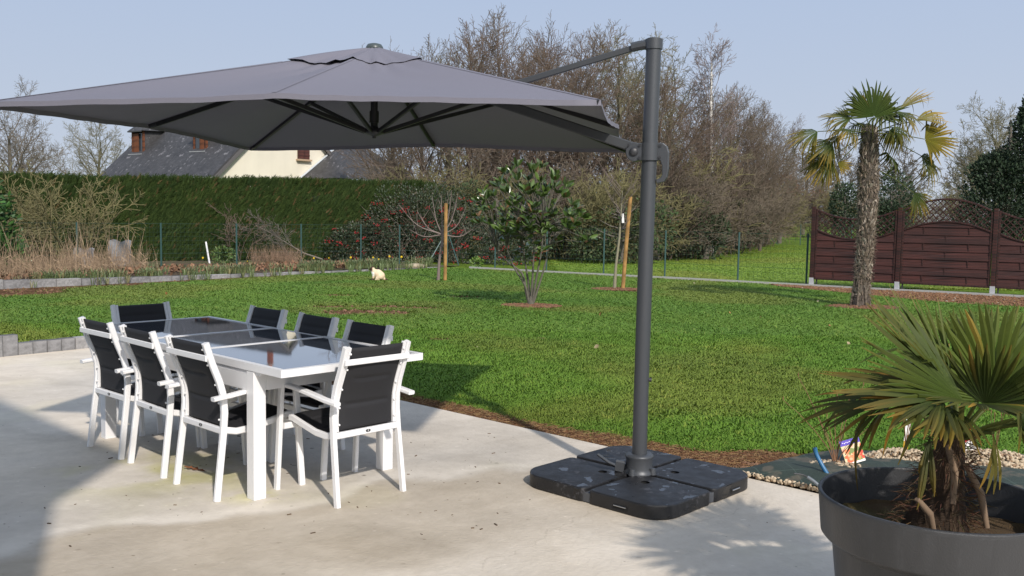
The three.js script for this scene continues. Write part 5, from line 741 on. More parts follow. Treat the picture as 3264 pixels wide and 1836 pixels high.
{ // cotoneaster with red berries
  const r = rng(41), o = thing('berry_shrub', 'sprawling evergreen shrub covered in red berries behind the fence', 'shrub', [-3.1, 0, -30.4]);
  const vols = [[-0.2, 1.0, 0, 1.75, 1.55, 0.9, 1], [-1.7, 0.62, 0.25, 1.2, 0.72, 0.8, 2], [1.6, 0.65, 0.3, 1.4, 0.75, 0.8, 3], [3.0, 0.32, 0.9, 1.1, 0.4, 0.7, 6], [0.6, 1.4, -0.3, 1.3, 1.1, 0.8, 4], [-2.4, 0.4, 0.3, 0.7, 0.5, 0.6, 5]];
  const st = new GB(); for (let i = 0; i < 60; i++) { const a = r() * TAU, l = 1 + 1.6 * r(), b = V((r() - 0.5) * 3, 0, (r() - 0.5) * 0.6), e = b.clone().add(V(Math.cos(a) * l * 0.7, l * 0.8, Math.sin(a) * 0.5)); st.tube([b, b.clone().lerp(e, 0.5).add(V(0, 0.25, 0)), e], [0.014, 0.01, 0.004], 4, false); } st.build('stems', mBark, o);
  const L = vols.map(([x, y, z, a, b, c, s]) => ellipsoid(r, x, y, z, a, b, c, 0.7, s)), w = [0, 0, 0, 0, 1, 1, 2, 2, 3, 4, 4, 4, 5];
  leafBush(o, r, 20000, () => L[w[Math.floor(r() * w.length)]](), 0.068, [[0.045, 0.066, 0.033], [0.03, 0.048, 0.024], [0.075, 0.095, 0.055], [0.06, 0.05, 0.027]], mLeafy, gLeafS);
  const bm = [], bc = []; for (let i = 0; i < 230; i++) { const p = L[w[Math.floor(r() * w.length)]](); if (p.nz < -0.3 || p.ny > 0.75) continue; const k = 3 + Math.floor(r() * 8); for (let j = 0; j < k; j++) { bm.push(M4(V(p.x + (r() - 0.5) * 0.2 + p.nx * 0.06, p.y + (r() - 0.5) * 0.09, p.z + (r() - 0.5) * 0.1 + 0.06), qe(0, 0, 0), 0.016 + 0.008 * r())); bc.push(C(0.2 + 0.16 * r(), 0.01, 0.012)); } }
  inst('berries', new THREE.IcosahedronGeometry(1, 1), std({ roughness: 0.35 }), bm, bc, o);
}
{ // laurel at the left edge
  const r = rng(46), o = thing('laurel_bush', 'dense dark green laurel bush at the left edge of the picture', 'bush', [-11.15, 0, -19.6]);
  new GB().tube([V(0, -0.05, 0), V(0.03, 0.8, 0), V(0, 1.6, 0)], [0.06, 0.05, 0.02], 8).build('stem', mBark, o);
  const L = [ellipsoid(r, -0.15, 0.9, 0, 0.95, 0.95, 0.8, 0.6, 2), ellipsoid(r, -0.25, 1.6, 0, 0.75, 0.8, 0.7, 0.6, 5), ellipsoid(r, 0.2, 0.5, 0.2, 0.85, 0.5, 0.7, 0.6, 8)];
  leafBush(o, r, 3800, () => L[Math.floor(r() * 3)](), 0.13, [[0.03, 0.075, 0.02], [0.045, 0.11, 0.025], [0.02, 0.05, 0.015]], phy({ roughness: 0.5, specularIntensity: 0.5, side: THREE.DoubleSide }), leafGeo(1, 0.38, 0.2, 0.2));
}
// bare woody growth -----------------------------------------------------
function grow(gb, r, p, d, len, rad, lv, o) {
  const n = o.seg[lv], pts = [p.clone()], rr = [rad], dir = d.clone(), q = p.clone(); const wob = o.wob[lv];
  for (let i = 1; i <= n; i++) { dir.x += (r() - 0.5) * wob; dir.y += (r() - 0.5) * wob + o.up[lv]; dir.z += (r() - 0.5) * wob; dir.normalize(); q.addScaledVector(dir, len / n); pts.push(q.clone()); rr.push(Math.max(o.min, rad * lerp(1, o.taper[lv], i / n))); }
  (lv <= o.wood ? gb[0] : gb[1]).tube(pts, rr, o.sides[lv], false);
  if (lv >= o.max) return;
  const k = Math.round(o.kids[lv] * (0.8 + 0.4 * r()));
  for (let j = 0; j < k; j++) {
    const t = lerp(o.t0[lv], 1, (j + r()) / k), f = t * n, i = Math.min(n - 1, Math.floor(f)), b = pts[i].clone().lerp(pts[i + 1], f - i), ax = pts[i + 1].clone().sub(pts[i]).normalize();
    const a = j * 2.4 + r() * 1.2, u = V().crossVectors(ax, Math.abs(ax.y) > 0.9 ? V(1, 0, 0) : UPV).normalize(), v = V().crossVectors(ax, u), th = o.ang[lv] * (0.7 + 0.6 * r()) * (1 - 0.35 * t);
    const cd = ax.clone().multiplyScalar(Math.cos(th)).addScaledVector(u, Math.sin(th) * Math.cos(a)).addScaledVector(v, Math.sin(th) * Math.sin(a));
    grow(gb, r, b, cd, len * o.ratio[lv] * (1.15 - 0.55 * t) * (0.75 + 0.5 * r()), Math.max(o.min, lerp(rad, rad * o.taper[lv], t) * o.thin[lv]), lv + 1, o);
  }
}
const OAK = { seg: [5, 5, 4, 3, 2], wob: [0.12, 0.35, 0.5, 0.6, 0.7], up: [0.05, 0.05, 0.04, 0.03, 0.02], taper: [0.35, 0.3, 0.35, 0.4, 0.6], sides: [9, 6, 4, 3, 3], kids: [11, 8, 7, 5], t0: [0.3, 0.2, 0.15, 0.15], ang: [0.95, 0.85, 0.8, 0.8], ratio: [0.62, 0.55, 0.5, 0.55], thin: [0.5, 0.5, 0.5, 0.6], min: 0.008, max: 4, wood: 1 };
const ASH = { ...OAK, kids: [13, 8, 6, 4], ang: [0.85, 0.7, 0.7, 0.75], up: [0.03, 0.09, 0.06, 0.04, 0.03], wob: [0.08, 0.25, 0.4, 0.5, 0.6], ratio: [0.58, 0.58, 0.52, 0.5], t0: [0.2, 0.2, 0.15, 0.15] };
const BIRCH = { ...OAK, kids: [20, 6, 5, 3], ang: [0.7, 0.5, 0.6, 0.6], up: [0.02, 0.05, -0.03, -0.07, -0.1], wob: [0.05, 0.2, 0.35, 0.4, 0.4], ratio: [0.27, 0.5, 0.5, 0.5], t0: [0.36, 0.25, 0.15, 0.15], taper: [0.25, 0.3, 0.4, 0.5, 0.7], wood: 0, thin: [0.3, 0.5, 0.6, 0.7], sides: [9, 4, 3, 3, 3] };
const SHRUB = { min: 0.006, seg: [4, 3, 3, 2], wob: [0.35, 0.5, 0.6, 0.7], up: [0.02, 0.03, 0.02, 0], taper: [0.35, 0.4, 0.5, 0.7], sides: [4, 3, 3, 3], kids: [7, 5, 3], t0: [0.2, 0.15, 0.15], ang: [0.7, 0.8, 0.8], ratio: [0.5, 0.55, 0.55], thin: [0.55, 0.6, 0.7], max: 3, wood: 0 };
const barkC = (r, g, b) => std({ color: C(r, g, b), roughness: 1 });
function bareTree(name, label, seed, h, R, o, cols, pos, turn, sc = 1, group = 'bare trees behind the garden') {
  const t = thing(name, label, 'tree', pos, turn, group), r = rng(seed), gb = [new GB(), new GB()]; grow(gb, r, V(0, -0.1, 0), V((r() - 0.5) * 0.1, 1, (r() - 0.5) * 0.1).normalize(), h, R, 0, o);
  gb[0].build('trunk', cols[0], t); gb[1].build('crown', cols[1], t); t.scale.setScalar(sc); return t;
}
function stemBush(name, label, seed, n, h, spread, R, o, mat, pos, turn = 0, cat = 'bush', group, foot = 0.3) {
  const t = thing(name, label, cat, pos, turn, group), r = rng(seed), gb = [new GB(), new GB()];
  for (let i = 0; i < n; i++) { const a = r() * TAU, s = spread * Math.sqrt(r()); grow(gb, r, V(Math.cos(a) * foot * r(), -0.03, Math.sin(a) * foot * r()), V(Math.cos(a) * s, 1, Math.sin(a) * s).normalize(), h * (0.6 + 0.5 * r()), R, 0, o); }
  gb[0].build('stems', mat[0], t); gb[1].build('twigs', mat[1] || mat[0], t); return t;
}
const cGrey = [barkC(0.13, 0.115, 0.095), barkC(0.17, 0.145, 0.115)], cBrown = [barkC(0.12, 0.095, 0.07), barkC(0.16, 0.128, 0.095)], cLich = [barkC(0.15, 0.14, 0.09), barkC(0.2, 0.18, 0.11)], cRed = [barkC(0.125, 0.09, 0.068), barkC(0.155, 0.112, 0.085)], cBirch = [std({ color: C(0.8, 0.77, 0.73), roughness: 0.9, map: rep(tex(256, (u, v) => { const q = fbm(u * 8, v * 40, 3, 8) > 0.62 ? 0.35 : 0.95; return [q, q, q]; }), 1, 0.4) }), barkC(0.26, 0.21, 0.2)], cOlive = [barkC(0.12, 0.108, 0.05), barkC(0.19, 0.17, 0.078)];
// lichen-covered bush on the left, in front of the hedge
stemBush('lichen_bush', 'tangled bare bush with yellowish lichen in front of the hedge', 9, 12, 2.2, 0.95, 0.034, { ...SHRUB, min: 0.008, kids: [7, 5, 3], wob: [0.5, 0.7, 0.8, 0.9], up: [-0.02, 0, 0, 0], ratio: [0.55, 0.6, 0.6] }, cOlive, [-11.4, 0.1, -24.3], 0, 'bush');
stemBush('bare_shrub', 'thin bare shrub with reddish twigs in front of the hedge', 12, 5, 1.7, 0.6, 0.013, { ...SHRUB, kids: [5, 4, 2] }, cRed, [-8.1, 0.1, -27.6], 0, 'shrub');
stemBush('bare_shrub', 'small bare bush in front of the hedge beside the berry shrub', 13, 4, 1.3, 0.9, 0.012, { ...SHRUB, kids: [5, 4, 2] }, cGrey, [-6.7, 0.1, -28.6], 0, 'shrub');
{ // fallen branch, white marker, sheets, dry stalks, daffodils
  const r = rng(19); const o = thing('fallen_branch', 'long pale fallen branch leaning low in front of the hedge', 'branch', [-6.2, 0.1, -27.6]), gb = [new GB(), new GB()];
  grow(gb, r, V(0.6, 0.05, 0), V(-1, 0.42, -0.1).normalize(), 2.3, 0.03, 0, { ...SHRUB, kids: [8, 4, 3], up: [0, 0.02, 0.02, 0] }); gb[0].build('stem', cGrey[1], o); gb[1].build('twigs', cGrey[0], o);
  const w = tag(new GB().tube([V(0, -0.1, 0), V(-0.11, 0.58, 0)], 0.025, 12).build('marker_stick', std({ color: C(0.82, 0.82, 0.84), roughness: 0.5 })), 'leaning white stick standing in the bed before the hedge', 'stick'); w.position.set(-8.3, 0.1, -25.7);
  const sh = std({ color: C(0.2, 0.21, 0.23), roughness: 0.6 }); [[-10.65, 0.33, -23.3, 0.5, 0.42, 0.1, 'grey plastic sheet standing in the dry grass, the lower one'], [-10.0, 0.42, -23.9, 0.62, 0.62, -0.15, 'grey plastic sheet standing in the dry grass, the taller one']].forEach(([x, y, z, a, b, t, l]) => { const m = tag(new GB().sheet(12, 8, (u, v) => V((u - 0.5) * a, (v - 0.5) * b + 0.03 * Math.sin(u * 9), 0.05 * Math.sin(u * 6 + v * 3))).build('plastic_sheet', std({ color: C(0.17, 0.18, 0.2), roughness: 0.5, side: THREE.DoubleSide })), l, 'sheet', 'grey plastic sheets in the dry grass'); m.position.set(x, y, z); m.rotation.y = t; });
  const stalk = new GB(); stalk.tube([V(0, 0, 0), V(0.03, 0.5, 0), V(0.12, 1, 0.03)], [0.006, 0.005, 0.002], 3, false); stalk.tube([V(0.03, 0.5, 0), V(-0.12, 0.75, 0.04)], [0.004, 0.002], 3, false); stalk.face(V(0.02, 0.4, 0), V(0.03, 0.42, 0), V(0.2, 0.3, 0.1), null); const m = [], c = [];
  for (let i = 0; i < 2300; i++) { const t = r(), x = -11.8 + 3.2 * Math.pow(t, 0.8) + (r() - 0.5) * 0.6, z = curbL(x) - 0.55 - r() * 2.6; const dens = fbm(x * 1.5, z * 1.5, 2); if (dens < 0.38) continue; const s = (r() < 0.12 ? 0.75 : 0.4) * (0.5 + 0.9 * r()); m.push(M4(V(x, 0.12, z), qe((r() - 0.5) * 0.6, r() * TAU, (r() - 0.5) * 0.6), V(s, s * 1.15, s))); const k = 0.7 + 0.6 * r(); c.push(C(0.37 * k, 0.265 * k, 0.175 * k)); }
  for (let i = 0; i < 500; i++) { const x = -6.6 + (r() - 0.5) * 1.3, z = -26.2 + (r() - 0.5) * 0.8, s = 0.4 * (0.5 + r()); m.push(M4(V(x, 0.08, z), qe((r() - 0.5), r() * TAU, (r() - 0.5)), s)); const k = 0.7 + 0.5 * r(); c.push(C(0.33 * k, 0.22 * k, 0.15 * k)); }
  tag(inst('dry_grass', stalk.geo(), std({ roughness: 1, side: THREE.DoubleSide }), m, c), 'straw-coloured dead grass and stalks behind the block kerb', 'dry grass');
  const lf = [], lc = [], gl = leafGeo(1, 0.6, 0.3, 0.3); for (let i = 0; i < 2600; i++) { const x = -10.5 + 6.5 * r(), z = curbL(x) - 0.5 - 2.8 * r(); lf.push(M4(V(x, 0.1 + 0.05 * r() + 0.06 * (1 - (x + 10.5) / 6.5), z), qe(r() * 6, r() * 6, r() * 6), 0.06 + 0.05 * r())); const k = 0.5 + 0.8 * r(); lc.push(C(0.24 * k, 0.13 * k, 0.075 * k)); } tag(inst('leaf_litter', gl, std({ roughness: 0.9, side: THREE.DoubleSide }), lf, lc), 'brown fallen leaves lying in the planted strip', 'leaves');
  const bl = new GB(); for (let i = 0; i < 6; i++) { const a = i / 6 * TAU, d = V(Math.cos(a), 0, Math.sin(a)), s = V(-d.z, 0, d.x).multiplyScalar(0.007); const p = d.clone().multiplyScalar(0.02), q = d.clone().multiplyScalar(0.07).setY(0.16), e = d.clone().multiplyScalar(0.16).setY(0.25 - 0.02 * i); bl.face(p.clone().sub(s), p.clone().add(s), q.clone().add(s), q.clone().sub(s)); bl.face(q.clone().sub(s), q.clone().add(s), e, null); }
  const bm = [], bc = []; for (let i = 0; i < 1500; i++) { const x = -9.8 + 7.4 * Math.pow(r(), 0.8), front = r() < 0.1, z = curbL(x) + (front ? 0.35 * r() : -0.35 - 1.2 * r() * r()); if (fbm(x * 2, z * 2 + 8, 2) < 0.4) continue; const s = 0.55 + 0.7 * r(); bm.push(M4(V(x, front ? 0 : 0.05, z), qe(0, r() * TAU, 0), s)); const k = 0.75 + 0.5 * r(); bc.push(r() < 0.2 ? C(0.26 * k, 0.24 * k, 0.11 * k) : C(0.15 * k, 0.2 * k, 0.08 * k)); }
  tag(inst('strap_leaves', bl.geo(), phy({ roughness: 0.55, side: THREE.DoubleSide, transmission: 0.2, thickness: 0 }), bm, bc), 'green strap-shaped bulb leaves growing along the block kerb', 'leaves');
  const daff = thing('daffodil', 'yellow daffodil flower among the bulb leaves along the kerb', 'flower', [0, 0, 0], 0, 'daffodils along the block kerb');
  new GB().tube([V(0, 0, 0), V(0.01, 0.2, 0), V(0.02, 0.32, 0.01)], 0.004, 5).build('stem', std({ color: C(0.08, 0.13, 0.05) }), daff);
  const pet = new GB(); for (let i = 0; i < 6; i++) { const a = i / 6 * TAU, d = V(Math.cos(a), Math.sin(a), 0), s = V(-d.y, d.x, 0), c0 = V(0.02, 0.33, 0.03); pet.face(c0, c0.clone().addScaledVector(d, 0.028).addScaledVector(s, 0.016), c0.clone().addScaledVector(d, 0.052), c0.clone().addScaledVector(d, 0.028).addScaledVector(s, -0.016)); } pet.tube([V(0.02, 0.33, 0.03), V(0.02, 0.33, 0.065)], [0.014, 0.022], 10); pet.build('bloom', std({ color: C(0.72, 0.5, 0.02), roughness: 0.6, side: THREE.DoubleSide }), daff);
  const ds = [[-9.75, -21.0], [-9.2, -21.6], [-8.35, -25.2], [-7.0, -24.8], [-5.6, -26.3], [-5.2, -26.6], [-4.5, -25.9], [-4.35, -25.3], [-4.05, -27.2], [-3.75, -26.2], [-3.55, -27.0], [-3.2, -26.8]]; ds.forEach(([x, z], i) => { if (!i) { daff.position.set(x, 0.08, z); daff.rotation.y = 0.3; daff.scale.setScalar(0.65); } else dup(daff, [x, 0.04, z], (r() - 0.5) * 2.4, daff.userData.label, null, 0.5 + 0.3 * r()); });
  const pl = thing('green_plant', 'small fresh green plant at the foot of the white stick', 'plant', [-8.0, 0.1, -25.9]); leafBush(pl, r, 380, ellipsoid(r, 0, 0.2, 0, 0.35, 0.25, 0.3, 0.5, 3), 0.07, [[0.09, 0.16, 0.04], [0.13, 0.18, 0.05]], mLeafy, gLeafS);
  const pl2 = thing('green_plant', 'small fresh green plant at the kerb corner behind the timber stake', 'plant', [-1.05, 0, -27.3]); leafBush(pl2, r, 160, ellipsoid(r, 0, 0.13, 0, 0.17, 0.16, 0.15, 0.5, 3), 0.09, [[0.12, 0.22, 0.04], [0.16, 0.24, 0.05]], mLeafy, gLeafS);
}
// ---------- the neighbour's house ----------
{
  const o = thing('house', 'cream rendered house with a steep dark slate roof and dormers behind the hedge', 'house', [-14.2, 0.3, -45], 0.939);
  const W = 8.5, Ln = 9.6, eh = 3.05, rh = 6.9, m = (rh - eh) / (W / 2);
  const tR = tex(512, (u, v) => { const q = 0.95 + 0.02 * (fbm(u * 24, v * 5, 4, 4) - 0.5) + 0.06 * (fbm(u * 5, v * 5, 4, 5) - 0.5); return [q, q * 0.985, q * 0.945]; });
  const mWall = std({ color: C(0.82, 0.79, 0.72), map: rep(tR, 0.2), roughness: 0.95, bumpMap: rep(tFine, 2), bumpScale: 0.004 });
  const lich = rng(6), tS = tex(1024, (u, v) => { const row = Math.floor(v * 40), col = Math.floor(u * 40 + (row % 2) * 0.5), t = NT[(row * 57 + col * 131) & 65535], e = ((v * 40) % 1) < 0.12 || ((u * 40 + (row % 2) * 0.5) % 1) < 0.06 ? -0.035 : 0, b = 0.07 * (fbm(u * 7, v * 7, 4, 7) - 0.5), s = sstep(0.68, 0.76, fbm(u * 34, v * 26, 3, 26)) * sstep(0.46, 0.6, fbm(u * 5 + 1, v * 5, 2, 5)) * 0.2; const q = 0.25 + 0.055 * (t - 0.5) + e + b + s; return [q, q * 0.985, q * 1.0]; });
  const mSlate = std({ map: rep(tS, 0.22), roughness: 0.62, bumpMap: rep(tFine, 1.5), bumpScale: 0.006 }), mTrim = std({ color: C(0.45, 0.46, 0.46), roughness: 0.6 }), mTim = std({ color: C(0.26, 0.085, 0.028), roughness: 0.7, map: rep(tStain, 1) }), mShut = std({ color: C(0.13, 0.045, 0.035), roughness: 0.8, map: rep(tStain, 1, 2) });
  // gable walls and side walls
  const gable = (z, d) => { const s = new THREE.Shape([[0, 0], [W, 0], [W, eh], [W / 2, rh - 0.05], [0, eh]].map(([x, y]) => new THREE.Vector2(x, y))); const g = new THREE.ExtrudeGeometry(s, { depth: 0.3, bevelEnabled: false }); g.translate(0, 0, z); return g; };
  mesh('gable_wall', gable(-0.3), mWall, o); mesh('gable_wall', gable(-Ln), mWall, o);
  for (const x of [0.15, W - 0.15]) new GB().box(x, eh / 2, -Ln / 2, 0.3, eh, Ln - 0.61, 0.01).build('side_wall', mWall, o);
  const slope = (side) => { const x0 = side < 0 ? -0.35 : W + 0.35, y0 = eh - 0.35 * m, g = new GB(), a = V(x0, y0, 0.22), b = V(x0, y0, -Ln - 0.22), c = V(W / 2, rh, -Ln - 0.22), d = V(W / 2, rh, 0.22), len = a.distanceTo(d), n = V(side * m, 1, 0).normalize().multiplyScalar(0.12), uv = [[0, 0], [Ln, 0], [Ln, len], [0, len]]; const A = [a, b, c, d], T = A.map(p => p.clone().add(n)); if (side < 0) { g.face(T[0], T[3], T[2], T[1], [uv[0], uv[3], uv[2], uv[1]]); g.face(A[0], A[1], A[2], A[3], uv); } else { g.face(T[0], T[1], T[2], T[3], uv); g.face(A[0], A[3], A[2], A[1], uv); } for (let i = 0; i < 4; i++) { const j = (i + 1) % 4; g.face(A[i], A[j], T[j], T[i]); } return g; };
  const rf = slope(-1).build('roof_slope', mSlate, o); slope(1).build('roof_slope', mSlate, o);
  new GB().sweep([V(W / 2, rh + 0.13, 0.24), V(W / 2, rh + 0.13, -Ln - 0.24)], V(1, 0, 0), 0.3, 0.1, 0.03).build('ridge', mSlate, o);
  new GB().tube([V(-0.42, eh - 0.3, 0.24), V(-0.42, eh - 0.3, -Ln - 0.24)], 0.065, 10).build('gutter', mTrim, o);
  for (const s of [-1, 1]) { const x0 = s < 0 ? -0.36 : W + 0.36; new GB().sweep([V(x0, eh - 0.36 * m - 0.06, 0.25), V(W / 2, rh - 0.06, 0.25)], V(0, 0, 1), 0.04, 0.16, 0.005).build('verge_board', std({ color: C(0.1, 0.095, 0.095), roughness: 0.8 }), o); }
  // shuttered gable window
  const sh = thing; const win = new THREE.Group(); win.name = 'gable_window'; o.add(win); new GB().box(5.37, 4.55, 0.02, 0.8, 1.16, 0.03, 0.004).build('frame', std({ color: C(0.3, 0.26, 0.2), roughness: 0.8 }), win);
  for (const s of [-1, 1]) { const g = new GB().box(5.37 + s * 0.2, 4.55, 0.06, 0.385, 1.14, 0.04, 0.005); for (const y of [-0.38, 0.38]) g.box(5.37 + s * 0.2, 4.55 + y, 0.09, 0.37, 0.07, 0.02, 0.003); g.build('shutter', mShut, win); }
  new GB().box(5.37, 3.92, 0.09, 0.95, 0.09, 0.2, 0.01).build('sill', std({ color: C(0.42, 0.3, 0.2), roughness: 0.9 }), win);
  // two dormers on the near slope
  for (const s of [-3.0, -8.5]) {
    const d = new THREE.Group(); d.name = 'dormer'; o.add(d); const fx = (4.2 - eh) / m, w = 1.0, top = 5.5; // front wall at x = fx
    for (const k of [-1, 1]) { const sp = new THREE.Shape([[0, 0], [(top - 4.2) / m, top - 4.2], [0, top - 4.2]].map(([x, y]) => new THREE.Vector2(x, y))), g = new THREE.ExtrudeGeometry(sp, { depth: 0.06, bevelEnabled: false }); g.translate(fx, 4.2, s + k * w / 2 - 0.03); mesh('cheek', g, mSlate, d); }
    const hr = new GB(), e = 0.18, A = V(fx - 0.22, top - 0.08, s - w / 2 - e), B = V(fx - 0.22, top - 0.08, s + w / 2 + e), R0 = V(fx + 0.45, top + 0.62, s), R1 = V(fx + (top + 0.62 - 4.2) / m + 0.1, top + 0.62, s), Cc = V(fx + (top - 4.2) / m + 0.1, top, s + w / 2 + e), Dd = V(fx + (top - 4.2) / m + 0.1, top, s - w / 2 - e);
    hr.face(A, B, R0, null, [[0, 0], [1.2, 0], [0.6, 1]]); hr.face(B, Cc, R1, R0, [[0, 0], [1.5, 0], [1.5, 1], [0, 1]]); hr.face(Dd, A, R0, R1, [[0, 0], [1.5, 0], [1.5, 1], [0, 1]]); hr.face(A.clone().add(V(0, -0.06, 0)), Dd.clone().add(V(0, -0.06, 0)), Cc.clone().add(V(0, -0.06, 0)), B.clone().add(V(0, -0.06, 0))); hr.face(A, A.clone().add(V(0, -0.06, 0)), B.clone().add(V(0, -0.06, 0)), B); hr.build('dormer_roof', std({ map: rep(tS, 0.3), roughness: 0.6, side: THREE.DoubleSide }), d);
    const fr = new GB(); fr.box(fx, 4.2 + 0.65, s - w / 2, 0.1, 1.3, 0.1, 0.004).box(fx, 4.2 + 0.65, s + w / 2, 0.1, 1.3, 0.1, 0.004).box(fx, 5.46, s, 0.1, 0.08, w - 0.1, 0.004); fr.build('frame', mTim, d);
    new GB().box(fx - 0.05, 4.76, s - (s < -5 ? 0.12 : -0.2), 0.04, 1.06, s < -5 ? 0.5 : 0.36, 0.004).build('shutter', mTim, d);
    new GB().box(fx + 0.02, 4.76, s, 0.02, 1.08, w - 0.1, 0.002).build('pane', phy({ color: C(0.05, 0.06, 0.07), roughness: 0.05 }), d);
    new GB().box(fx - 0.1, 4.16, s, 0.24, 0.06, w + 0.3, 0.006).build('sill', mTrim, d);
  }
  // brick chimney on the ridge
  const ch = new THREE.Group(); ch.name = 'chimney'; o.add(ch); const mBr = [0, 1, 2].map(i => std({ color: C(0.3 - i * 0.05, 0.09 - i * 0.012, 0.055 - i * 0.006), roughness: 0.9 })), r = rng(23), bg = new GB().box(0, 0, 0, 0.21, 0.066, 0.1, 0.004).geo();
  new GB().box(W / 2, 7.2, -1.3, 0.2, 1.0, 0.2, 0.01).build('core', std({ color: C(0.3, 0.27, 0.23), roughness: 1 }), ch);
  for (let k = 0; k < 8; k++) for (let i = 0; i < 1; i++) { const b = mesh('brick', bg, mBr[Math.floor(r() * 3)], ch); b.rotation.y = PI / 2; b.position.set(W / 2 - 0.075, 7.1 + k * 0.078, -1.3 + (k % 2 ? 0.02 : -0.02)); const c = mesh('brick', bg, mBr[Math.floor(r() * 3)], ch); c.position.set(W / 2 + (k % 2 ? 0.02 : -0.02), 7.1 + k * 0.078, -1.3 + 0.075); }
  new GB().box(W / 2, 7.74, -1.3, 0.3, 0.07, 0.3, 0.01).build('cap', std({ color: C(0.35, 0.33, 0.3), roughness: 0.9 }), ch); new GB().tube([V(W / 2, 7.77, -1.3), V(W / 2, 7.98, -1.3)], [0.11, 0.09], 14).build('pot', std({ color: C(0.42, 0.13, 0.06), roughness: 0.8 }), ch);
  // lower wing on the right
  const an = new THREE.Group(); an.name = 'annexe'; o.add(an); new GB().box(8.2, 1.4, 1.5, 5.4, 2.8, 2.6, 0.02).build('annexe_wall', mWall, an);
  const ar = new GB(), z0 = 0.04, z1 = 3.0, E0 = [5.1, 2.95], RG = [8.2, 5.1], E1 = [11.3, 2.95], pt = ([x, y], z) => V(x, y, z), uvs = [[0, 0], [3, 0], [3, 3.8], [0, 3.8]];
  const zr = 1.0; ar.face(pt(E0, z0), pt(E0, z1), pt(RG, zr), pt(RG, z0), uvs); ar.face(pt(RG, z0), pt(RG, zr), pt(E1, z1), pt(E1, z0), uvs); ar.face(pt(E0, z1), pt(E1, z1), pt(RG, zr), null, [[0, 0], [5, 0], [2.5, 3]]); ar.build('annexe_roof', std({ map: rep(tS, 0.2), roughness: 0.6, side: THREE.DoubleSide }), an);
  new GB().sweep([V(E0[0], E0[1] + 0.05, 0.1), V(RG[0], RG[1] + 0.05, 0.1), V(E1[0], E1[1] + 0.05, 0.1)], V(0, 0, 1), 0.14, 0.06, 0.01).build('flashing', std({ color: C(0.55, 0.58, 0.6), roughness: 0.5 }), an);
}
// ---------- the house behind the camera, whose gable shades the left of the patio ----------
{
  const o = thing('home', 'white rendered gable end of the house beside the patio', 'house', [-0.94, 0, -1.38]); const m = 1.3, w = 8, eh = 3.2, rh = eh + m * w / 2, mW = std({ color: C(0.72, 0.7, 0.66), roughness: 0.95, bumpMap: rep(tFine, 2), bumpScale: 0.004 });
  const s = new THREE.Shape([[0, 0], [0, eh], [-w / 2, rh], [-w, eh], [-w, 0]].map(([x, y]) => new THREE.Vector2(x, y))), g = new THREE.ExtrudeGeometry(s, { depth: 9, bevelEnabled: false }); mesh('wall', g, mW, o);
  for (const k of [-1, 1]) { const R = new GB(), e = k > 0 ? 0.1 : -w - 0.1, y = eh - 0.1 * m + 0.03; R.sweep([V(e, y, 4.2), V(-w / 2 - k * 0.08, rh + 0.13, 4.2)], V(0, 0, 1), 9.6, 0.16, 0.01); R.build('roof_slope', std({ color: C(0.06, 0.06, 0.065), roughness: 0.7 }), o); }
}
// ---------- bare trees, thicket and far tree line ----------
const hgt = new Map();
function height(o) { if (!hgt.has(o)) { const b = new THREE.Box3(); o.updateMatrixWorld(true); o.children.forEach(c => { c.geometry.computeBoundingBox(); b.union(c.geometry.boundingBox); }); hgt.set(o, b.max.y); } return hgt.get(o); }
const used = new Set();
function plant(proto, x, z, h, turn, label, group) { const s = h / height(proto); if (!used.has(proto)) { used.add(proto); proto.position.set(x, -0.05, z); proto.rotation.y = turn; proto.scale.setScalar(s); proto.userData.label = label; if (group) proto.userData.group = group; return proto; } const c = dup(proto, [x, -0.05, z], turn, label, group, s); return c; }
const oakA = bareTree('bare_tree', '', 101, 6.0, 0.2, OAK, cGrey, [0, 0, 0], 0), oakB = bareTree('bare_tree', '', 105, 6.5, 0.2, { ...OAK, kids: [10, 8, 7, 5] }, cLich, [0, 0, 0], 0), ashA = bareTree('bare_tree', '', 111, 8, 0.16, ASH, cBrown, [0, 0, 0], 0), ashB = bareTree('bare_tree', '', 117, 8, 0.15, { ...ASH, kids: [15, 8, 6, 4] }, cRed, [0, 0, 0], 0), oakF = bareTree('bare_tree', '', 143, 6.2, 0.24, { ...OAK, min: 0.02, kids: [10, 8, 6, 4] }, cGrey, [0, 0, 0], 0), birch = bareTree('birch_tree', '', 121, 10.5, 0.19, BIRCH, cBirch, [0, 0, 0], 0);
const far = 'distant bare trees beyond the field', thk = 'bare trees of the thicket behind the lawn';
plant(oakA, -23.9, -45, 7.9, 0.3, 'round-headed bare tree at the far left edge above the laurel', 'bare trees on the left');
plant(oakB, -27.0, -61, 8.0, 1.2, 'bare tree showing between the parasol and the left end of the slate roof', 'bare trees on the left');
plant(oakA, -29.5, -56, 7.6, 2.2, 'bare tree at the left edge, behind the round-headed one', 'bare trees on the left');
plant(ashA, -3.9, -39, 8.9, 0.1, 'bare tree just right of the parasol vent, with wide spreading twigs', thk);
plant(ashB, -2.0, -37, 9.4, 1.0, 'bare brown tree behind the parasol canopy, left of the tallest one', thk);
plant(ashA, -1.0, -40, 10.6, 2.0, 'tallest bare brown tree rising behind the right half of the canopy', thk);
plant(ashB, 0.3, -38, 8.6, 3.3, 'bare brown tree behind the canopy, right of the tallest one', thk);
plant(ashA, 1.6, -41, 8.9, 4.1, 'bare brown tree in the middle of the thicket above the parasol stay', thk);
plant(ashB, 2.6, -37, 9.0, 5.0, 'slim bare tree with a forked top left of the parasol pole', thk);
plant(oakB, 4.2, -39, 9.6, 2.6, 'bare lichen-pale tree with a rounded top beside the pole head', thk);
plant(oakB, 6.6, -42, 9.2, 0.9, 'bare lichen-pale tree just right of the parasol pole', thk);
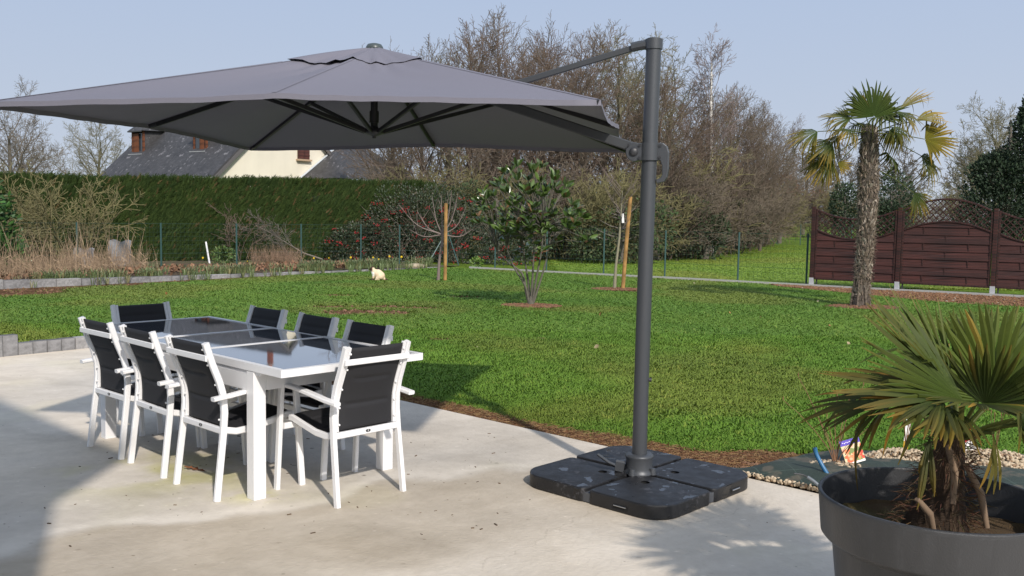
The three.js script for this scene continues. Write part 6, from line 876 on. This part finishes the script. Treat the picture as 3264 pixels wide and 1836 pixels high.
plant(ashB, 5.2, -36, 7.4, 0.4, 'bare russet tree behind the parasol pole', thk);
plant(birch, 8.55, -40.5, 9.9, 0.4, 'tall white-stemmed birch standing above the thicket', thk);
plant(ashB, 7.9, -40, 7.0, 2.2, 'bare russet tree left of the birch', thk);
plant(ashA, 12.1, -46, 6.6, 1.4, 'bare brown tree in front of the birch on its right', thk);
plant(oakA, 14.6, -55, 7.6, 3.0, 'dark-limbed bare tree right of the birch at the field edge', thk);
plant(ashB, 12.6, -50, 7.4, 4.4, 'bare russet tree low behind the field corner', thk);
plant(ashB, -5.4, -42, 9.0, 2.7, 'bare brown tree just right of the parasol finial, farther back', thk);
plant(ashA, 3.4, -44, 10.2, 5.6, 'tall bare brown tree far behind the parasol stay', thk);
plant(oakB, -2.9, -43, 9.6, 3.5, 'bare pale tree far back behind the right half of the canopy', thk);
plant(ashB, 0.9, -44, 10.4, 0.8, 'tall bare russet tree far back above the canopy edge', thk);
plant(oakA, 4.6, -47, 11.2, 4.0, 'bare grey tree far back left of the pole head', thk);
plant(ashA, 9.6, -43.5, 7.9, 0.6, 'bare brown tree close behind the birch', thk);
plant(ashB, 11.0, -46.5, 8.0, 3.6, 'bare russet tree right of the birch, the nearer one', thk);
plant(ashA, 13.4, -51, 8.1, 5.1, 'bare brown tree at the right shoulder of the thicket', thk);
plant(ashB, 15.8, -58, 8.3, 1.9, 'bare russet tree at the right end of the thicket', thk);
plant(oakF, 30.2, -98, 10.0, 0.5, 'distant bare oak left of the palm trunk', far);
plant(oakF, 35.5, -104, 10.5, 1.7, 'distant bare oak directly behind the palm crown', far);
plant(oakF, 40.5, -98, 9.5, 2.6, 'distant bare oak right of the palm crown', far);
plant(oakF, 45, -92, 10, 3.9, 'distant bare tree between the palm and the dark evergreen', far);
plant(oakF, 26.5, -108, 8.5, 4.7, 'distant bare oak at the left end of the far line', far);
plant(oakB, 24.6, -48, 8.3, 5.5, 'bare tree overtopping the dark evergreen on the right', far);
plant(oakF, 50, -96, 10.8, 5.9, 'distant bare tree at the right edge behind the evergreen', far);
// thicket: stemmed scrub in front of and between the trees
const scrubLabel = 'dense bare brown scrub of the thicket behind the lawn', olLabel = 'dense bare olive-green scrub of the thicket behind the lawn';
const D = { ...SHRUB, min: 0.009, kids: [8, 5, 4], seg: [5, 4, 3, 2], wob: [0.4, 0.6, 0.7, 0.8] };
const scA = stemBush('scrub', scrubLabel, 131, 20, 3.2, 0.55, 0.022, D, [cRed[1], cBrown[1]], [0, 0, 0], 0, 'scrub', 'brown scrub of the thicket', 1.0), scB = stemBush('scrub', olLabel, 137, 18, 2.9, 0.75, 0.02, { ...D, up: [-0.03, -0.02, 0, 0] }, [cOlive[0], cOlive[1]], [0, 0, 0], 0, 'scrub', 'olive scrub of the thicket', 1.0);
{
  const r = rng(151), S = []; 
  for (const [x, z, h, k] of [[-4.8, -36, 3.6, 0], [-3.2, -35, 3.4, 1], [-1.8, -34.5, 3.8, 1], [-0.4, -34, 3.4, 1], [0.8, -33.5, 3.6, 0], [2.0, -33, 3.3, 1], [3.2, -33, 3.7, 1], [4.4, -33.5, 3.2, 1], [5.4, -34.5, 3.9, 0], [6.5, -36, 3.6, 0], [7.6, -38, 4.0, 0], [8.6, -40, 3.8, 0], [9.8, -42.5, 4.0, 0], [11.0, -45.5, 3.9, 0], [12.2, -49, 4.1, 0], [13.6, -53, 4.2, 0], [15.2, -58, 4.2, 0], [17.0, -64, 4.0, 1], [-3.9, -38, 5.0, 0], [-2.0, -37.5, 5.2, 0], [0.2, -36.5, 5.2, 0], [2.4, -36, 5.2, 0], [4.6, -36.5, 5.0, 0], [6.8, -39, 4.7, 1], [9.2, -43, 5.0, 0], [11.6, -48, 4.6, 0], [13.9, -54, 4.8, 1]]) S.push([x, z, h, k]);
  for (const [x, z, h, k] of S) plant(k ? scB : scA, x, z, h, r() * TAU, k ? olLabel : scrubLabel);
  // scrub behind the hedge on the left
  for (const [x, z, h, k] of [[-20.5, -36, 3.3, 0], [-18.7, -37, 3.5, 1], [-17.2, -36.5, 3.0, 0], [-22.5, -38, 3.4, 1], [-24.5, -40, 3.6, 0]]) plant(k ? scB : scA, x, z, h, r() * TAU, k ? 'olive scrub behind the hedge on the left of the slate roof' : 'brown scrub behind the hedge on the left of the slate roof', 'scrub behind the hedge on the left');
  // far hedgerow
  for (let i = 0; i < 16; i++) plant(i % 3 ? scA : scB, 22 + i * 2.4 + r(), -92 + i * 1.2 + r() * 5, 4.4 + 1.6 * r(), r() * TAU, 'brown hedgerow scrub at the far side of the field', 'hedgerow at the far side of the field');
}
const mFarLeaf = std({ roughness: 0.85, side: THREE.DoubleSide });
// leafy things of the background
function evergreen(name, label, cat, pos, vols, n, size, cols, seed, trunk, group) { const o = thing(name, label, cat, pos, 0, group), r = rng(seed); const b = new GB(); b.tube([V(0, -0.1, 0), V(0.1, trunk * 0.5, 0), V(0, trunk, 0)], [0.16, 0.12, 0.04], 7); for (let i = 0; i < 26; i++) { const h = trunk * (0.25 + 0.7 * r()), a = r() * TAU, l = (1 - h / trunk * 0.6) * 1.6; b.tube([V(0, h, 0), V(Math.cos(a) * l * 0.5, h + 0.1, Math.sin(a) * l * 0.5), V(Math.cos(a) * l, h + 0.3, Math.sin(a) * l)], [0.04, 0.025, 0.008], 4, false); } b.build('trunk', cGrey[0], o); const L = vols.map((v, i) => ellipsoid(r, ...v, 0.8, i * 3 + seed)); leafBush(o, r, n, () => L[Math.floor(r() * L.length)](), size, cols, mFarLeaf, gLeafS, 'crown'); return o; }
const dk = [[0.022, 0.042, 0.02], [0.032, 0.055, 0.026], [0.016, 0.03, 0.016]];
evergreen('evergreen_tree', 'dark evergreen tree filling the right edge behind the fence', 'tree', [20.4, 0, -39], [[0.2, 2.6, 0, 2.0, 1.8, 1.6], [0.9, 4.1, 0, 1.5, 1.6, 1.3], [-0.6, 1.8, 0.2, 1.4, 1.3, 1.2], [1.0, 5.6, 0, 0.8, 1.2, 0.8], [-0.4, 3.6, 0, 1.0, 0.9, 0.9], [1.6, 2.2, 0, 1.7, 2.0, 1.5]], 22000, 0.125, dk, 7, 5.8);
evergreen('ivy_tree', 'ivy-clad rounded tree right of the palm trunk beyond the field', 'tree', [28.0, 0, -70], [[0, 3.0, 0, 1.9, 2.1, 1.5], [-0.4, 1.6, 0, 1.7, 1.4, 1.4]], 6000, 0.19, [[0.045, 0.07, 0.035], [0.03, 0.055, 0.026]], 12, 4);
evergreen('ivy_tree', 'small ivy-clad tree left of the palm trunk beyond the field', 'tree', [24.6, 0, -70], [[0, 2.4, 0, 1.1, 1.9, 1.1]], 2600, 0.19, [[0.05, 0.075, 0.04], [0.03, 0.055, 0.026]], 14, 3.6);
evergreen('green_bush', 'dark green leafy bush at the foot of the thicket right of the pole', 'bush', [7.3, 0, -35.6], [[0, 0.7, 0, 0.75, 0.8, 0.6], [0.4, 1.1, 0, 0.5, 0.6, 0.5]], 1300, 0.12, [[0.04, 0.065, 0.025], [0.03, 0.05, 0.02]], 16, 1.4);
evergreen('green_bush', 'leafy green bush behind the leaning stake', 'bush', [3.6, 0, -31], [[0, 0.9, 0, 1.2, 1.0, 0.7], [1.0, 1.3, 0, 0.8, 0.9, 0.6], [-0.9, 0.6, 0, 0.9, 0.6, 0.6]], 3000, 0.1, [[0.05, 0.085, 0.025], [0.04, 0.065, 0.024], [0.08, 0.09, 0.04]], 18, 1.8);
evergreen('green_bush', 'ragged green bush at the end of the clipped hedge', 'bush', [-0.6, 0, -32.4], [[0, 1.3, 0, 1.4, 1.2, 0.8], [-1.0, 1.9, 0, 0.7, 0.8, 0.6], [1.3, 1.0, 0, 1.0, 1.0, 0.7]], 3400, 0.095, [[0.05, 0.075, 0.028], [0.075, 0.085, 0.035], [0.04, 0.06, 0.024]], 20, 2.2);
const ug = [[0.03, 0.045, 0.02], [0.045, 0.06, 0.025], [0.055, 0.05, 0.028]];
[[1.9, -33.6, 'dark leafy undergrowth behind the magnolia'], [5.2, -34.2, 'dark leafy undergrowth behind the parasol pole'], [9.0, -41, 'dark leafy undergrowth below the birch'], [-2.6, -35.2, 'dark leafy undergrowth above the berry shrub']].forEach(([x, z, l], i) => evergreen('undergrowth_bush', l, 'bush', [x, 0, z], [[0, 0.9, 0, 1.5, 1.0, 0.8], [1.1, 1.4, -0.3, 1.0, 1.1, 0.7], [-1.2, 1.1, 0, 1.0, 0.9, 0.7]], 2600, 0.12, ug, 30 + i, 2.2, 'leafy undergrowth of the thicket'));
evergreen('russet_bush', 'bush with faded russet leaves at the right end of the thicket', 'bush', [17.6, 0, -62], [[0, 3.6, 0, 0.9, 1.1, 0.8]], 700, 0.2, [[0.2, 0.07, 0.035], [0.16, 0.07, 0.04]], 22, 3.6);
evergreen('russet_bush', 'bush with faded russet leaves in the far hedgerow', 'bush', [28.5, 0, -88], [[0, 3.0, 0, 1.6, 1.2, 1.0]], 900, 0.25, [[0.2, 0.09, 0.045], [0.15, 0.08, 0.045]], 24, 3.2);
{ // a few fallen leaves on the lawn
  const r = rng(63), g = leafGeo(0.07, 0.045, 0.4, 0.3), m = [], c = []; for (let i = 0; i < 24; i++) { const z = -8 - 14 * r(), x = (r() * 2 - 1) * 0.5 * -z; if (!inLawn(x, z) || offPatio(x, z) < 0.3) continue; m.push(M4(V(x, 0.025, z), qe(r() * 6, r() * 6, r()), 0.7 + 0.7 * r())); c.push(r() < 0.5 ? C(0.35, 0.16, 0.06) : C(0.4, 0.32, 0.2)); } tag(inst('fallen_leaves', g, std({ roughness: 0.8, side: THREE.DoubleSide }), m, c), 'scattered dry leaves lying on the lawn', 'leaves');
}
renderer.render(scene, camera);
